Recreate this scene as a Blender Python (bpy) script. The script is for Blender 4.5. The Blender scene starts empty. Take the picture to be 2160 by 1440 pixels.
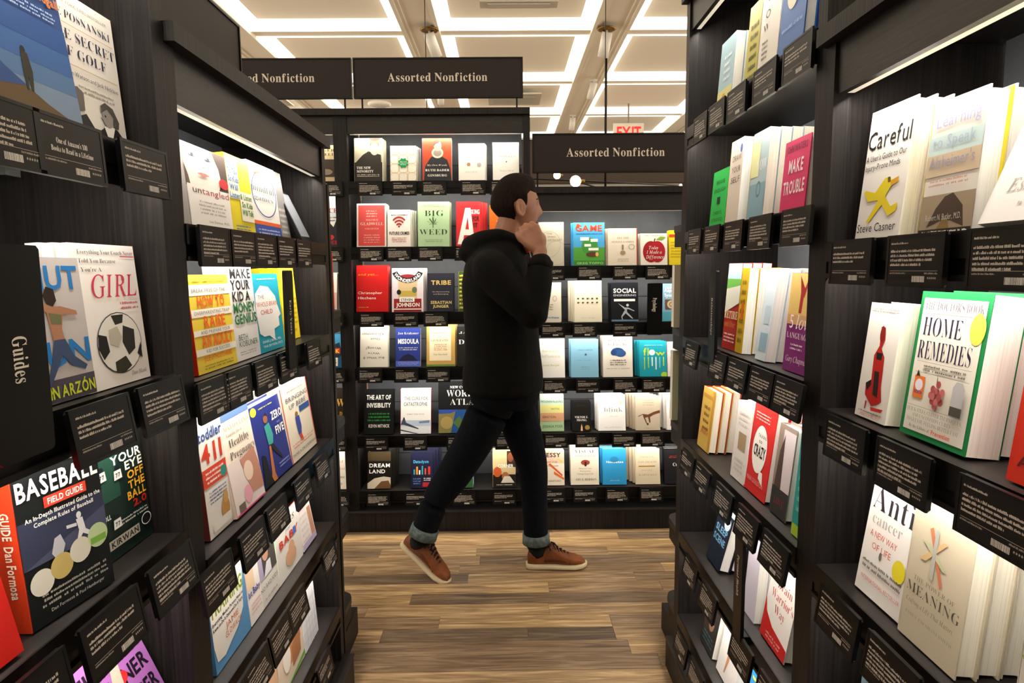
import bpy, math, random
from mathutils import Vector, Matrix
from mathutils.geometry import tessellate_polygon
random.seed(7)
D = bpy.data; SC = bpy.context.scene; COL = SC.collection
PI = math.pi

# ------------------------------------------------------------------ camera
FPX = 1370.0; CAMH = 1.33
_y, _p, _r = [math.radians(a) for a in (.6, 6.3, -.5)]
_f = Vector((math.sin(_y)*math.cos(_p), math.cos(_y)*math.cos(_p), -math.sin(_p)))
_r0 = Vector((math.cos(_y), -math.sin(_y), 0)); _u0 = _r0.cross(_f)
CR = _r0*math.cos(_r) + _u0*math.sin(_r); CU = -_r0*math.sin(_r) + _u0*math.cos(_r); CF = _f
CP = Vector((0, 0, CAMH))
cam = D.objects.new('camera', D.cameras.new('camera')); COL.objects.link(cam)
m = Matrix((CR, CU, -CF)).transposed().to_4x4(); m.translation = CP; cam.matrix_world = m
cam.data.sensor_width = 36; cam.data.lens = 36*FPX/2160; cam.data.clip_start = .02; cam.data.clip_end = 60
SC.camera = cam

# ------------------------------------------------------------------ world, exposure
W = D.worlds.new('world'); SC.world = W; W.use_nodes = True
W.node_tree.nodes['Background'].inputs[0].default_value = (1, .93, .80, 1)
W.node_tree.nodes['Background'].inputs[1].default_value = 1.75
SC.view_settings.view_transform = 'Standard'; SC.view_settings.look = 'None'
SC.view_settings.gamma = 1; SC.view_settings.exposure = .28
CEILING_GLOW = 3.2      # cove bands in the ceiling
SHELF_W = 1.75          # watts of each under-shelf strip

def lin(h):
    h = h.lstrip('#')
    if len(h) == 3: h = ''.join(c*2 for c in h)
    c = [int(h[i:i+2], 16)/255 for i in (0, 2, 4)]
    return [x/12.92 if x <= .04045 else ((x+.055)/1.055)**2.4 for x in c] + [1]

_M = {}; DARKS = ('#0b0a0a', '#060606', '#120f0d', '#0d0c0c')
def mat(h, rough=.45, metal=0, emit=0, spec=.22):
    k = (h, rough, metal, emit)
    if k in _M: return _M[k]
    m = D.materials.new('paint_'+h.strip('#')); m.use_nodes = True
    b = m.node_tree.nodes['Principled BSDF']
    b.inputs['Base Color'].default_value = lin(h); b.inputs['Roughness'].default_value = rough
    b.inputs['Metallic'].default_value = metal; b.inputs['Specular IOR Level'].default_value = .25 if h in DARKS else spec
    if emit:
        b.inputs['Emission Color'].default_value = lin(h); b.inputs['Emission Strength'].default_value = emit
    _M[k] = m; return m

def noisy(name, stops, scale=(1, 1, 1), nscale=5, detail=6, rough=.5, bump=0, coord='Object', rnd=False, spec=.5, dist=0):
    m = D.materials.new(name); m.use_nodes = True; N = m.node_tree.nodes; L = m.node_tree.links
    b = N['Principled BSDF']; tc = N.new('ShaderNodeTexCoord'); mp = N.new('ShaderNodeMapping')
    mp.inputs['Scale'].default_value = scale
    no = N.new('ShaderNodeTexNoise'); no.inputs['Scale'].default_value = nscale; no.inputs['Detail'].default_value = detail
    no.inputs['Distortion'].default_value = dist
    r = N.new('ShaderNodeValToRGB'); e = r.color_ramp.elements
    while len(e) < len(stops): e.new(.5)
    for k, (p, c) in enumerate(stops): e[k].position = p; e[k].color = lin(c)
    L.new(tc.outputs[coord], mp.inputs[0]); L.new(no.outputs['Fac'], r.inputs[0])
    if rnd:
        oi = N.new('ShaderNodeObjectInfo'); ad = N.new('ShaderNodeVectorMath'); ad.operation = 'MULTIPLY_ADD'
        L.new(oi.outputs['Random'], ad.inputs[0]); ad.inputs[1].default_value = (37, 91, 53)
        L.new(mp.outputs[0], ad.inputs[2]); L.new(ad.outputs[0], no.inputs['Vector'])
        r2 = N.new('ShaderNodeValToRGB'); e2 = r2.color_ramp.elements
        while len(e2) < len(rnd): e2.new(.5)
        for k, (p, c) in enumerate(rnd): e2[k].position = p; e2[k].color = lin(c)
        L.new(oi.outputs['Random'], r2.inputs[0])
        mx = N.new('ShaderNodeMixRGB'); mx.blend_type = 'MULTIPLY'; mx.inputs[0].default_value = 1
        L.new(r.outputs[0], mx.inputs[1]); L.new(r2.outputs[0], mx.inputs[2]); L.new(mx.outputs[0], b.inputs['Base Color'])
    else:
        L.new(mp.outputs[0], no.inputs['Vector']); L.new(r.outputs[0], b.inputs['Base Color'])
    b.inputs['Roughness'].default_value = rough; b.inputs['Specular IOR Level'].default_value = spec
    if bump:
        bp = N.new('ShaderNodeBump'); bp.inputs['Strength'].default_value = bump; bp.inputs['Distance'].default_value = .002
        L.new(no.outputs['Fac'], bp.inputs['Height']); L.new(bp.outputs[0], b.inputs['Normal'])
    return m

WOOD = noisy('dark_stained_wood', [(.3, '#120f0e'), (.7, '#262120')], (60, 60, 1.5), 3, 6, .5, .25, spec=.22)
BOARD = noisy('dark_shelf_board', [(.3, '#181514'), (.7, '#282321')], (4, 4, 60), 4, 5, .42, .1, spec=.35)
BACK = noisy('grey_back_panel', [(.3, '#55585d'), (.7, '#606368')], (3, 3, 3), 4, 3, .5)
PLANK = noisy('floor_plank_wood', [(.28, '#8a7a6c'), (.5, '#c4b8a8'), (.72, '#fff8ee')], (1.6, 22, 4), 2.6, 9, .38, .35, rnd=[
    (0, '#94816e'), (.2, '#e0c39a'), (.4, '#b39c80'), (.58, '#7d6f62'), (.78, '#d6b98f'), (1, '#a08a73')], dist=1.2)
CREAM = mat('#efe8d6', .8); SIGN = mat('#241d1a', .55); BLACK = mat('#0b0a0a', .35); RIM = mat('#060606', .35)
CARD = mat('#120f0d', .42); PRINTW = mat('#cfc6bb', .6); STEEL = mat('#a9a9a6', .25, .9); WHITE = mat('#f2efe8', .5)
CARDTXT = mat('#a89d90', .6)
PAGE = noisy('paper_page_edges', [(.35, '#e3d9c4'), (.6, '#f6efdf')], (1, 260, 1), 3, 4, .75)
PAGEW = noisy('white_page_edges', [(.35, '#e9e4da'), (.6, '#fbf8f1')], (1, 260, 1), 3, 4, .75)

# ------------------------------------------------------------------ mesh building
class MB:
    def __init__(s): s.v = []; s.f = []; s.mi = []; s.m = []; s.sm = []
    def _m(s, m):
        if m not in s.m: s.m.append(m)
        return s.m.index(m)
    def add(s, vs, fs, m, smooth=False, T=None):
        n = len(s.v); k = s._m(m)
        s.v += [tuple(T @ Vector(v)) if T else tuple(v) for v in vs]
        for f in fs: s.f.append([n+i for i in f]); s.mi.append(k); s.sm.append(smooth)
        return s
    def box(s, a, b, m, T=None):
        x0, y0, z0 = a; x1, y1, z1 = b
        return s.add([(x0,y0,z0),(x1,y0,z0),(x1,y1,z0),(x0,y1,z0),(x0,y0,z1),(x1,y0,z1),(x1,y1,z1),(x0,y1,z1)],
            [(0,3,2,1),(4,5,6,7),(0,1,5,4),(1,2,6,5),(2,3,7,6),(3,0,4,7)], m, T=T)
    def bbox(s, a, b, m, r=.003, T=None):          # box with chamfered long edges seen from the front
        x0, y0, z0 = a; x1, y1, z1 = b
        pts = [(x0+r,z0),(x1-r,z0),(x1,z0+r),(x1,z1-r),(x1-r,z1),(x0+r,z1),(x0,z1-r),(x0,z0+r)]
        vs = [(x, y0, z) for x, z in pts] + [(x, y1, z) for x, z in pts]
        return s.add(vs, [tuple(range(8)), tuple(range(15, 7, -1))] + [(i, i+8, (i+1) % 8+8, (i+1) % 8) for i in range(8)], m, T=T)
    def poly(s, pts, m):                            # pts: list of 3-vectors, planar
        tr = tessellate_polygon([[Vector(p) for p in pts]])
        return s.add(pts, [tuple(t) for t in tr], m)
    def rings(s, rs, m, cap=True, smooth=True, closed=False):
        n = len(rs[0]); vs = [p for r in rs for p in r]; fs = []
        for k in range(len(rs)-1+(1 if closed else 0)):
            a = k*n; b = ((k+1) % len(rs))*n
            for i in range(n): j = (i+1) % n; fs.append((a+i, a+j, b+j, b+i))
        if cap and not closed: fs += [tuple(range(n))[::-1], tuple(range(len(vs)-n, len(vs)))]
        return s.add(vs, fs, m, smooth)
    def tube(s, pts, r, m, n=8, closed=False):
        pts = [Vector(p) for p in pts]; rs = []; N = len(pts)
        rr = r if isinstance(r, (list, tuple)) else [r]*N
        for i, p in enumerate(pts):
            if closed: d = pts[(i+1) % N]-pts[i-1]
            else: d = pts[min(i+1, N-1)]-pts[max(i-1, 0)]
            d.normalize(); a = Vector((0, 0, 1)) if abs(d.z) < .9 else Vector((1, 0, 0))
            u = d.cross(a).normalized(); w = d.cross(u)
            rs.append([p+(u*math.cos(2*PI*k/n)+w*math.sin(2*PI*k/n))*rr[i] for k in range(n)])
        return s.rings(rs, m, closed=closed)
    def lathe(s, prof, m, n=20, T=None):
        rs = [[(r*math.cos(2*PI*k/n), r*math.sin(2*PI*k/n), z) for k in range(n)] for r, z in prof]
        if T: rs = [[tuple(T @ Vector(p)) for p in r] for r in rs]
        return s.rings(rs, m)
    def build(s, name, parent=None, loc=None, rot=None):
        me = D.meshes.new(name); me.from_pydata(s.v, [], s.f); me.update()
        for m in s.m: me.materials.append(m)
        me.polygons.foreach_set('material_index', s.mi); me.polygons.foreach_set('use_smooth', s.sm)
        o = D.objects.new(name, me); COL.objects.link(o)
        if parent: o.parent = parent
        if loc: o.location = loc
        if rot: o.rotation_euler = rot
        return o

def clean(o):
    import bmesh
    bm = bmesh.new(); bm.from_mesh(o.data); bmesh.ops.recalc_face_normals(bm, faces=bm.faces); bm.to_mesh(o.data); bm.free(); return o
def thing(name, label, cat, loc=(0, 0, 0), rz=0, group=None, rot=None):
    o = D.objects.new(name, None); COL.objects.link(o); o.location = loc
    o.rotation_euler = rot or (0, 0, rz); o['label'] = label; o['category'] = cat
    o.empty_display_size = .05
    if group: o['group'] = group
    return o
def struct(o): o['kind'] = 'structure'; return o

# ------------------------------------------------------------------ glyphs (outlines of the built-in font, made once)
GSET = {'f': "ABCDEFGHIKLMNOPRSTUVWYacdefghilmnoprstuyzk01", 'i': 'BCDEGHILMNORTWYacdefghiklmnoprstuvwy', 'F': 'ABCDEFGHIJKLMNOPQRSTUVWXYabcdefghiklmnoprstuvxy'}
CH = [chr(c) for c in range(33, 127)] + ['\u2605', '\u2022', '\u00d3', '\u00c9', '\u2019']
def fch(c, f):
    up, lo, dg = {'f': (0x1d400, 0x1d41a, 0x1d7ce), 'F': (0x1d400, 0x1d41a, 0x1d7ce), 'i': (0x1d434, 0x1d44e, 0),
                  'b': (65, 97, 48), 's': (65, 97, 48)}[f]
    if 'A' <= c <= 'Z': return chr(up+ord(c)-65)
    if 'a' <= c <= 'z': return '\u210e' if (f == 'i' and c == 'h') else chr(lo+ord(c)-97)
    if c.isdigit() and dg: return chr(dg+ord(c)-48)
    return c
GLY = {}
def make_glyphs():
    # one text block per typeface, a character per line; each line is then cut out as a glyph
    for f in 'sfFib':
        cu = D.curves.new('g', 'FONT'); cu.body = '\n'.join(fch(c, f) if (f not in GSET or c in GSET[f]) else '.' for c in CH); cu.resolution_u = 2; cu.space_line = 3
        cu.offset = {'F': -.013, 'b': .026}.get(f, 0)
        o = D.objects.new('g', cu); COL.objects.link(o)
        bpy.context.view_layer.update(); dg = bpy.context.evaluated_depsgraph_get()
        me = o.evaluated_get(dg).to_mesh(); LH = 3.0
        buck = {}
        for p in me.polygons:
            k = round(-(sum(me.vertices[i].co.y for i in p.vertices)/len(p.vertices)-.25)/LH); buck.setdefault(k, []).append(tuple(p.vertices))
        for k, c in enumerate(CH):
            if f in GSET and c not in GSET[f]: continue
            fs0 = buck.get(k, []); ix = sorted({i for q in fs0 for i in q}); mp_ = {i: n for n, i in enumerate(ix)}
            vs = [(me.vertices[i].co.x, me.vertices[i].co.y+k*LH) for i in ix]
            GLY[f, c] = (vs, [tuple(mp_[i] for i in q) for q in fs0], (max(v[0] for v in vs) if vs else .3)+.055)
        D.objects.remove(o); D.curves.remove(cu)
make_glyphs()
def text2d(s, f='s', sp=0):
    out = []; x = 0
    for c in s:
        if c == ' ': x += .27+sp; continue
        g = GLY.get((f, c)) or GLY['s', c]
        out.append((x, g)); x += g[2]+sp
    return out, max(x-.055-sp, .1)
CAP = .70
def put_text(mb, s, u0, u1, v, h, m, f, fn, sp=0):   # text stretched into u0..u1, cap height h, baseline v; fn maps (u,v)->3D
    gl, w = text2d(s, f, sp); k = (u1-u0)/w; q = h/CAP
    for x, (vs, fs, a) in gl:
        mb.add([fn(u0+(x+p[0])*k, v+p[1]*q) for p in vs], fs, m)

# ------------------------------------------------------------------ photograph geometry -> places in the room
def ray(x, y): return CR*((x-1080)/FPX) - CU*((y-720)/FPX) + CF
def hit(x, y, n, c):                                 # ray against plane n.p = c
    d = ray(x, y); return CP + d*((c - n.dot(CP))/n.dot(d))
def at(x, y, ax, val):
    n = Vector([1 if i == ax else 0 for i in range(3)]); return hit(x, y, n, val)

class Bay:
    def __init__(s, key, O, rz, w, name): s.key = key; s.O = Vector((O[0], O[1], 0)); s.rz = rz; s.w = w; s.name = name
    def ex(s): return Vector((math.cos(s.rz), math.sin(s.rz), 0))
    def ey(s): return Vector((-math.sin(s.rz), math.cos(s.rz), 0))
    def P(s, x, d, z): return s.O + s.ex()*x + s.ey()*d + Vector((0, 0, z))
    def sx(s, px, d, z):
        n = ray(px, 0).cross(ray(px, 1440)); return -((s.P(0, d, z)-CP).dot(n))/(s.ex().dot(n))

# ------------------------------------------------------------------ room: floor, walls, ceiling
fl = struct(MB().box((-5, -3, -.06), (5, 10, -.004), noisy('floor_wood_far', [(.3, '#6b543e'), (.7, '#a58360')], (1.2, 14, 1), 2.5, 8, .4)).build('floor'))
y = 1.86; row = 0; rowh = .0875
while y < 3.36:
    x = -1.25 - random.random()*.5
    while x < 1.3:
        L = random.choice([.28, .45, .6, .75, .95, 1.2])*(.85+.3*random.random())
        p = MB().bbox((0, 0, -.012), (L-.0012, rowh-.0012, 0), PLANK, .0002)
        # lay the chamfered box with its faces up
        me = MB().box((0, 0, -.012), (L-.001, rowh-.001, random.random()*.0006), PLANK)
        o = me.build('plank', fl, (x, y, 0)); x += L
    y += rowh; row += 1
struct(MB().box((-5, 9.2, 0), (5, 9.3, 3.2), mat('#8d857a', .8)).build('wall_back'))
struct(MB().box((-5, 8.7, 2.30), (5, 9.19, 2.44), mat('#c9c2b4', .8)).build('trim_1'))
struct(MB().box((-5, 8.55, 2.44), (5, 9.19, 2.99), mat('#40362f', .7)).build('trim_2'))
ce = struct(MB().box((-5, -3, 3.12), (5, 9.3, 3.2), CREAM).build('ceiling'))
GLOW = mat('#fff3df', .5, 0, CEILING_GLOW)
PX, PY, cw, cl = 1.32, 1.24, 1.06, 1.12
xs = [-.435-PX*2+PX*i for i in range(-1, 5)]; ys = [4.87+PY*j for j in range(-6, 4)]
bm = MB()
for i, x0 in enumerate(xs):
    bm.box((x0+cw, -3, 3.0), (x0+PX, 9.2, 3.12), CREAM)
    for sgn, xx in ((1, x0+cw), (-1, x0+PX)):           # moulding strips along the beams
        bm.box((min(xx, xx+sgn*.05)+.0, -3, 2.985), (max(xx, xx+sgn*.05), 9.2, 3.0), CREAM)
        bm.box((min(xx, xx+sgn*.025), -3, 2.974), (max(xx, xx+sgn*.025), 9.2, 2.985), CREAM)
for j, y0 in enumerate(ys):
    for x0 in xs: bm.box((x0, y0+cl, 3.0), (x0+cw, y0+PY, 3.12), CREAM)
bm.build('beam_grid', ce)
for x0 in xs:
    for y0 in ys:
        b = .085
        o_ = [(x0, y0), (x0+cw, y0), (x0+cw, y0+cl), (x0, y0+cl)]; i_ = [(x0+b, y0+b), (x0+cw-b, y0+b), (x0+cw-b, y0+cl-b), (x0+b, y0+cl-b)]
        vs = [(x, y, 2.992) for x, y in o_]+[(x, y, 3.05) for x, y in i_]+[(x, y, 3.07) for x, y in o_]
        fs = [(k, (k+1) % 4, (k+1) % 4+4, k+4) for k in range(4)]+[(k, k+8, (k+1) % 4+8, (k+1) % 4) for k in range(4)]
        clean(MB().add(vs, fs, GLOW).build('cove_light', ce))
        MB().box((x0+b-.002, y0+b-.002, 3.046), (x0+cw-b+.002, y0+cl-b+.002, 3.06), CREAM).build('coffer_panel', ce)
struct(MB().box((-5, -3.1, 0), (5, -3, 3.2), mat('#6a625a', .8)).build('wall_front'))

# ------------------------------------------------------------------ bookcases
T, S, TL = Bay('T', (-.79, 3.24), 0, .92, 'tall back bookcase'), Bay('S', (.13, 3.24), 0, .92, 'short back bookcase'), Bay('TL', (-1.71, 3.24), 0, .92, 'far left back bookcase')
A = Bay('A', (-.53, .15), PI/2, .915, 'near left bookcase'); B = Bay('B', (-.53, 1.065), PI/2, .915, 'far left aisle bookcase')
C = Bay('C', (.56, 2.055), -PI/2, .89, 'far right aisle bookcase'); DD = Bay('D', (.56, 1.165), -PI/2, .89, 'near right bookcase')
ZS = dict(T=[1.76, 1.443, 1.12, .84, .492, .203], TL=[1.76, 1.443, 1.12, .84, .492, .203], S=[1.343, 1.06, .777, .497, .21],
          A=[1.845, 1.507, 1.167, .906, .6, .27], B=[1.407, 1.141, .824, .559, .28], C=[1.747, 1.436, 1.114, .788, .48, .2], D=[1.369, 1.08, .79, .5, .22])
TOP = dict(T=2.075, TL=2.075, S=1.70, A=2.3, B=1.69, C=2.12, D=1.705)
DEP = .30
def light(bay, d, z, W_, tilt, w):
    l = D.lights.new('shelf_strip', 'AREA'); l.shape = 'RECTANGLE'; l.size = w; l.size_y = .012; l.energy = W_*(1 if bay.rz == 0 else 1.35); l.color = (1, .93, .82)
    o = D.objects.new('shelf_strip', l); COL.objects.link(o)
    o.location = bay.P(bay.w/2, d, z); o.rotation_euler = (Matrix.Rotation(bay.rz, 4, 'Z') @ Matrix.Rotation(tilt, 4, 'X')).to_euler()
LEDM = mat('#fff6e6', .4, 0, 4)
def bookcase(bay, label, grp=None):
    k = bay.key; w = bay.w; top = TOP[k]; sp = .033
    t = thing('bookcase', label, 'bookcase', bay.O, bay.rz, grp)
    for x0, x1 in ((0, sp), (w-sp, w)):
        p = MB().box((x0, 0, 0), (x1, .03, top-.001), WOOD)
        p.box((x0 if x0 == 0 else x0+.008, .03, 0), (x1 if x0 else x1-.008, DEP, top-.001), WOOD); p.build('side_panel', t)
    MB().box((sp, DEP-.012, .0), (w-sp, DEP, top), BACK).build('back_panel', t)
    for z in ZS[k]:
        for zz in (.09, .2):
            pass
    MB().box((-.0, -.018, top), (w, DEP, top+.03), WOOD).build('top_board', t)
    f = MB().box((sp, .006, top-.085), (w-sp, .018, top), BOARD).build('fascia', t)
    MB().box((sp+.01, .018, top-.085), (w-sp-.01, .030, top-.079), mat('#d8cdb8', .4, 0, .7)).build('light_strip', f)
    ft = .03 if k in 'TSTL' else .03
    MB().box((0, -.03, 0), (w, DEP, .1), WOOD).box((0, -.034, .1), (w, .0, .104), BOARD).build('plinth', t)
    light(bay, .024, top-.09, SHELF_W, math.radians(30), w-.1)
    for i, z in enumerate(ZS[k]):
        s_ = MB().box((sp, .0, z-.018), (w-sp, DEP-.012, z), BOARD).build('shelf', t)
        r = MB().box((sp, -.003, z-.03), (w-sp, .0, z+.004), BLACK)
        r.box((sp, -.003, z-.058), (w-sp, .004, z-.05), BLACK); r.box((sp, .002, z-.052), (w-sp, .006, z-.018), RIM); r.build('label_rail', s_)
        MB().box((sp+.01, .012, z-.023), (w-sp-.01, .024, z-.0185), LEDM).build('light_strip', s_)
        if z > .3: light(bay, .018, z-.027, SHELF_W, math.radians(30), w-.1)
        for x in (sp+.02, w-sp-.05):
            MB().box((x, DEP-.1, z-.032), (x+.03, DEP-.085, z-.018), STEEL).build('clip', s_)
    for zz in [z+.12 for z in ZS[k]]:
        MB().box((sp, DEP-.0135, zz), (w-sp, DEP-.0115, zz+.003), RIM).build('panel_joint', t)
    return t
bookcase(T, 'tall dark wooden bookcase at the back, standing behind the walking person')
bookcase(TL, 'back bookcase mostly hidden behind the left aisle row, left of the tall one')
bookcase(S, 'lower dark back bookcase right of the walking person, under the low sign')
bookcase(A, 'near left dark bookcase with sports books and the Guides divider')
bookcase(B, 'left aisle bookcase with parenting books, ending beside the gap to the back')
bookcase(C, 'tall right aisle bookcase holding the bright green and pink books')
bookcase(DD, 'near right dark bookcase with the banana-peel book and home health books')

def endcap(sign, X, label, zs):
    t = thing('end_display_rack', label, 'shelf rack', (X, 2.09, 0))
    o = -.62*sign
    lo, hi = (min(0, o), max(0, o))
    MB().box((lo, 0, 0), (hi, .02, 1.6), WOOD).build('back_panel', t)
    for z in zs:
        pts = [(0, .02), (0, .11), (-.01*sign, .135), (-.03*sign, .15), (o, .15), (o, .02)]
        vs = [(x, y, z-.022) for x, y in pts]+[(x, y, z) for x, y in pts]; n = 6
        s_ = MB().add(vs, [tuple(range(n))[::-1], tuple(range(n, 2*n))]+[(i, (i+1) % n, (i+1) % n+n, i+n) for i in range(n)], BOARD)
        clean(s_.build('shelf', t))
        MB().box((min(0, -.02*sign), .02, z-.07), (max(0, -.02*sign), .1, z-.022), WOOD).build('bracket', t)
    MB().box((lo+(.0), .02, 0), (hi, .19, .1), WOOD).build('plinth', t)
    return t
endcap(1, -.555, 'dark end shelf rack behind the left aisle bookcases, rounded shelf corners', [1.2, .83, .5, .18])
endcap(-1, .57, 'dark end shelf rack behind the right aisle bookcases, rounded shelf corners', [1.47, 1.13, .81, .46, .17])

# ------------------------------------------------------------------ books
ORD = ['top', 'second', 'third', 'fourth', 'fifth', 'sixth']
RR = random.Random(3)
def draw(mb, w, h, els, y0=-.0006):
    k = 0
    for e in els:
        yy = y0 - .00011*k; k += 1
        fn = lambda u, v: (min(.997, max(.003, u))*w, yy, min(.997, max(.003, v))*h)   # print stays on its cover
        c = e[0]; m = mat(e[-1] if c not in 'TQ' else e[6], .5) if c != 'C' else None
        if c == 'R': _, u0, v0, u1, v1, _c = e; mb.add([fn(u0, v0), fn(u1, v0), fn(u1, v1), fn(u0, v1)], [(0, 1, 2, 3)], m)
        elif c == 'T': _, s, u0, u1, v, hh, _c, f = e; put_text(mb, s, u0, u1, v, hh, m, f, fn)
        elif c == 'Q':                               # upside-down text
            _, s, u0, u1, v, hh, _c, f = e; put_text(mb, s, 1-u1, 1-u0, 1-v-hh, hh, m, f, lambda u, v: fn(1-u, 1-v))
        elif c == 'E':
            _, u, v, ru, rv, _c = e; mb.add([fn(u+ru*math.cos(a*PI/12), v+rv*math.sin(a*PI/12)) for a in range(24)], [tuple(range(24))], m)
        elif c == 'O':
            _, u, v, ru, rv, th, _c = e; n = 32
            vs = [fn(u+ru*q*math.cos(a*2*PI/n), v+rv*q*math.sin(a*2*PI/n)) for q in (1, 1-th) for a in range(n)]
            mb.add(vs, [(i, (i+1) % n, (i+1) % n+n, i+n) for i in range(n)], m)
        elif c == 'P': mb.poly([fn(u, v) for u, v in e[1]], m)
        elif c == 'L':                               # rows of print too small to read
            _, u0, u1, v0, v1, n, _c = e
            for r in range(n):
                v = v1-(r+.8)*(v1-v0)/n; hh = .45*(v1-v0)/n; u = u0; ue = u1-RR.random()*(u1-u0)*.15
                off = (u1-ue)/2
                while u < ue:
                    wd = .012+RR.random()*.02
                    q = hh*(.7+.5*RR.random()); mb.add([fn(u+off, v), fn(u+off+wd*.75, v), fn(u+off+wd*.75, v+q), fn(u+off, v+q)], [(0, 1, 2, 3)], m)
                    u += wd*(1 if RR.random() < .8 else 2)
        elif c == 'C':                               # text on an arc
            _, s, u, v, r, a0, a1, hh, col, f = e; m = mat(col, .5); gl, tw = text2d(s, f); q = hh/CAP
            for x, (vs, fs, ad) in gl:
                a = math.radians(a0+(a1-a0)*(x+ad/2)/tw); ca, sa = math.cos(a), math.sin(a); k2 = abs(a1-a0)*PI/180*r/tw
                sg = 1 if a1 > a0 else -1
                pts = []
                for p in vs:
                    dx = (p[0]-ad/2)*k2; dz = p[1]*q*h/w
                    if sg > 0: X = u+(r-dz)*ca - dx*sa*1; Z = (r-dz)*sa + dx*ca
                    else: X = u+(r+dz)*ca + dx*sa; Z = (r+dz)*sa - dx*ca
                    pts.append(fn(X, v+Z*w/h))
                mb.add(pts, fs, m)

def cover_mesh(w, h, t, col, sp, hard):
    b = .0022 if hard else .0009; c = MB(); mc = mat(col, .38); ms = mat(sp or col, .38)
    c.box((0, 0, 0), (w, b, h), mc).box((0, t-b, 0), (w, t, h), ms).box((-.001, 0, 0), (.0008, t, h), ms)
    return c
def pages_mesh(w, h, t, hard, wh):
    i = .0035 if hard else .0004; b = .0024 if hard else .001
    return MB().box((.002, b, i), (w-i*1.2, t-b, h-i), PAGEW if wh else PAGE)

def place(bay, row, bk):
    xl, xr, top, desc, col, els = bk[:6]; o = bk[6] if len(bk) > 6 else {}
    z = ZS[bay.key][row]; d = o.get('d', .028); t = o.get('t', .024); hard = o.get('hard', 0)
    back = bay.rz == 0
    lean = math.radians(o.get('lean', 7 + 1.2*row if back else 10))
    if xl is None: s1 = bay.sx(xr, d, z); w = o.get('w', .15); s0 = s1-w
    elif xr is None: s0 = bay.sx(xl, d, z); w = o.get('w', .15)
    else: s0 = bay.sx(xl, d, z); w = bay.sx(xr, d, z)-s0
    if 'w' in o: w = o['w']
    lim = .034+.0015
    if s0+w > bay.w-lim: s0 = bay.w-lim-w
    if s0 < lim: s0 = lim
    h = .22
    if back and isinstance(top, (int, float)):
        P = bay.P(s0+w/2, d, z); dr = Vector((0, math.sin(lean), math.cos(lean))); n = ray(0, top).cross(ray(2160, top)); h = -((P-CP).dot(n))/dr.dot(n)
    elif top:
        sc = s0 + (w if top[2] == 'r' else 0); n = bay.ex(); q = hit(top[0], top[1], n, n.dot(bay.P(sc, 0, 0)))
        dd = (q-bay.O).dot(bay.ey())-d; dz = q.z-z
        lean = max(math.radians(4), min(math.radians(24), math.atan2(dd, dz))); h = math.hypot(dd, dz)
        h = max(.14, min(.30, h))
    if 'h' in o: h = o['h']
    if 'leanf' in o: lean = math.radians(o['leanf'])
    tw = math.radians(o.get('tw', 0)); raise_ = t*math.sin(lean)+.0008
    R = (Matrix.Rotation(bay.rz+tw, 4, 'Z') @ Matrix.Rotation(-lean, 4, 'X')).to_euler()
    n = o.get('n', 1); unit = f'{ORD[row]} shelf, {bay.name}'
    nm = desc if 'book' in desc.split() else desc+' book'
    cov = pg = None; wh = o.get('white', 0)
    for i in range(n+1):
        jig = 0 if i == 0 else RR.uniform(-.002, .002)+o.get('dx', 0)*i
        P = bay.P(s0+jig, d, z+raise_) + Vector((-math.sin(bay.rz+tw), math.cos(bay.rz+tw), 0))*(i*(t+.0012)/math.cos(lean))
        if i == 0: lab = f'{nm}, {unit}'; g = None
        else: lab = f'spare copy behind the {nm}'; g = f'spare copies of the {nm}' if n > 1 else None
        th = thing('book', lab, 'book', P, 0, g, R)
        if cov is None:
            cov = cover_mesh(w, h, t, col, o.get('sp'), hard).build('cover', th); pg = pages_mesh(w, h, t, hard, wh).build('page_block', th)
            if els or o.get('spt'):
                mb = MB(); draw(mb, w, h, els)
                if o.get('spt'):
                    s_, sc_ = o['spt']; put_text(mb, s_, .3*h, .8*h, -.62*t, t*.4, mat(sc_, .5), 'b', lambda u, v: (-.0016, -v, h-u))
                mb.build('cover_print', th)
        else:
            for src in (cov, pg):
                c = src.copy(); COL.objects.link(c); c.parent = th
            if o.get('dh'): th.scale = (1, 1, 1+o['dh']*i)
    return s0+w/2, nm

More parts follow.
